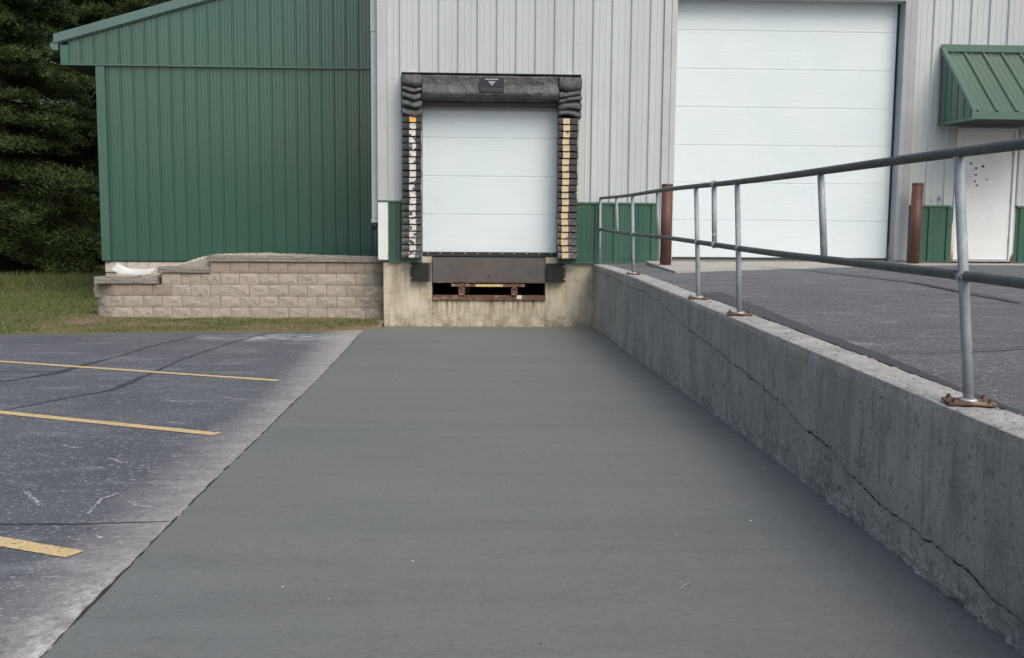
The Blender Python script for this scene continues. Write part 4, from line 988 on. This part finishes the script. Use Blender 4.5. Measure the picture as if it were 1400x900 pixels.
# ------------------------------------------------------------ trees
def pine(name, loc, H, R, seed, mat, density=1.0, zlow=.0):
    rg = np.random.default_rng(seed); root = thing(name, '', 'tree', loc)
    mb = MB(); L = Vector(loc); mb.path([tuple(L+Vector((0, 0, -.2))), tuple(L+Vector((.05, 0, H*.4))), tuple(L+Vector((0, .05, H*.97)))], [.22, .14, .03], 9)
    Pn = []; nb = int(H*11)
    for i in range(nb):
        h_ = zlow+(H-zlow)*(i+rg.random())/nb; tt = h_/H; rad = R*(1-tt**1.6)*(.55+.6*rg.random()**.8)*(.8+.2*min(1, h_/1.5)); az = i*2.399+rg.random()*1.6; tl = rad*rg.normal(0, .13)
        d = np.array([math.cos(az), math.sin(az), 0]); base = np.array([0, 0, h_]); lift = rad*(.05+.25*tt)-.0
        tip = base+d*rad+np.array([0, 0, lift-.28*rad*(1-tt)+tl]); mid = base+d*rad*.5+np.array([0, 0, lift*.7+tl*.8])
        mb.path([tuple(L+Vector(base)), tuple(L+Vector(mid)), tuple(L+Vector(tip))], [.03*(1-tt)+.008, .012, .004], 5)
        nc_ = int(rad*85*density)+10; u = .15+.85*rg.random(nc_)**.75
        q = base[None]*((1-u)**2)[:, None]+2*((1-u)*u)[:, None]*mid[None]+(u**2)[:, None]*tip[None]
        side = np.array([-d[1], d[0], 0]); sp_ = (rg.random(nc_)-.5)*2*rad*.42*np.sin(np.clip(u, .1, 1)*PI*.8+.35)
        q = q+side[None]*sp_[:, None]+np.c_[0*u, 0*u, -.10*np.abs(sp_)+.09*(rg.random(nc_)-.5)]; Pn.append(q)
    P = np.concatenate(Pn); n = len(P); k = 9
    c = P[:, None]+rg.normal(0, .085, (n, k, 3))*np.array([1, 1, .75]); dr = rg.normal(0, 1, (n, k, 3)); dr[..., 2] = np.abs(dr[..., 2])*.7+.05; dr /= np.linalg.norm(dr, axis=-1, keepdims=True)
    ln_ = .09+.09*rg.random((n, k, 1)); sd_ = np.cross(dr, rg.normal(0, 1, (n, k, 3))); sd_ /= np.linalg.norm(sd_, axis=-1, keepdims=True)
    wd = .013; A = c-sd_*wd; B = c+sd_*wd; T = c+dr*ln_
    V = np.stack([A, B, T], 2).reshape(-1, 3)+np.array(loc)
    mb.build('trunk', M['bark'], root)
    link('crown', npmesh('crown', V, np.arange(len(V)).reshape(-1, 3), mat), root); return root
def copy_tree(src, loc, rz, sc, label):
    r = src.copy(); C.objects.link(r); r.location = loc; r.rotation_euler = (0, 0, rz); r.scale = sc; r['label'] = label
    for ch in list(src.children):
        c = ch.copy(); C.objects.link(c); c.parent = r
    return r
G = 'evergreen trees behind the annex'
t1 = pine('pine_tree', (-10.3, 11.0, -1.0), 13, 3.1, 1, M['needle'], 1.25, .7); t1['label'] = 'dark dense pine whose low boughs hang right beside the green annex wall'; t1['group'] = G
t2 = pine('pine_tree', (-13.6, 10.6, -1.0), 12, 3.3, 2, M['needle2'], 1.15, 1.0); t2['label'] = 'pine cut off by the left edge of the photo, nearest to the lawn'; t2['group'] = G
t3 = copy_tree(t1, (-8.6, 17.5, -1.0), 2.2, (1.1, 1.1, 1.15), 'tall pine showing above the low end of the green annex roof')
t4 = copy_tree(t2, (-6.0, 20.5, -1.0), 1.2, (1, 1, 1.05), 'pine top just showing above the sloping roof edge beside a patch of sky')
t5 = copy_tree(t1, (-12.8, 15.0, -1.0), 4.0, (1.15, 1.15, 1.1), 'dark pine in the second row between the two front pines')
t6 = copy_tree(t2, (-16.6, 14.5, -1.0), 3.0, (1.15, 1.15, 1.2), 'pine in the second row at the left edge, behind the nearest pine')
t7 = copy_tree(t1, (-11.2, 20.0, -1.0), 5.2, (1.3, 1.3, 1.2), 'tall pine in the back row filling the gap above the annex eave')
t8 = copy_tree(t1, (-15.5, 21.0, -1.0), .7, (1.4, 1.4, 1.25), 'tallest pine of the back row at the upper left')
# weeds at the tree line
def weed(loc, h, n, sp, label, mat, stalk=False):
    root = thing('weed', label, 'weed', loc, 'weeds along the tree line'); L = Vector(loc)
    if stalk:
        MB().path([tuple(L), tuple(L+Vector((.01, 0, h*.5))), tuple(L+Vector((0, 0, h)))], [.02, .014, .006], 7).build('stalk', M['blade_dry'], root)
    P = np.array([(random.gauss(0, sp), random.gauss(0, sp), 0) for _ in range(n)])+np.array(loc)
    hh = h*(.4+.6*rng.random(n)) if not stalk else np.full(n, .12)
    if stalk: P[:, 2] += np.linspace(.05, h*.9, n); P[:, :2] = np.array(loc)[:2]+rng.normal(0, .015, (n, 2))
    th = rng.random(n)*2*PI; d = np.stack([np.cos(th), np.sin(th), 0*th], -1); ld = rng.normal(0, .3 if not stalk else .8, (n, 3)); ld[:, 2] = 0
    V = np.stack([P-d*.012, P+d*.012, P+ld*hh[:, None]+np.c_[0*hh, 0*hh, hh]], 1).reshape(-1, 3)
    link('leaves', npmesh('leaves', V, np.arange(len(V)).reshape(-1, 3), mat), root)
weed((-10.2, 7.9, -1.02), .88, 70, .02, 'tall pale weed stalk standing alone at the edge of the lawn', M['blade_dry'], True)
weed((-10.75, 7.9, -1.02), .55, 260, .22, 'broad clump of weeds left of the tall stalk', M['blade'])
weed((-9.5, 8.1, -1.02), .30, 200, .25, 'low clump of weeds right of the tall stalk', M['blade'])
weed((-8.6, 8.2, -1.02), .25, 200, .25, 'low clump of weeds nearest to the annex corner', M['blade'])
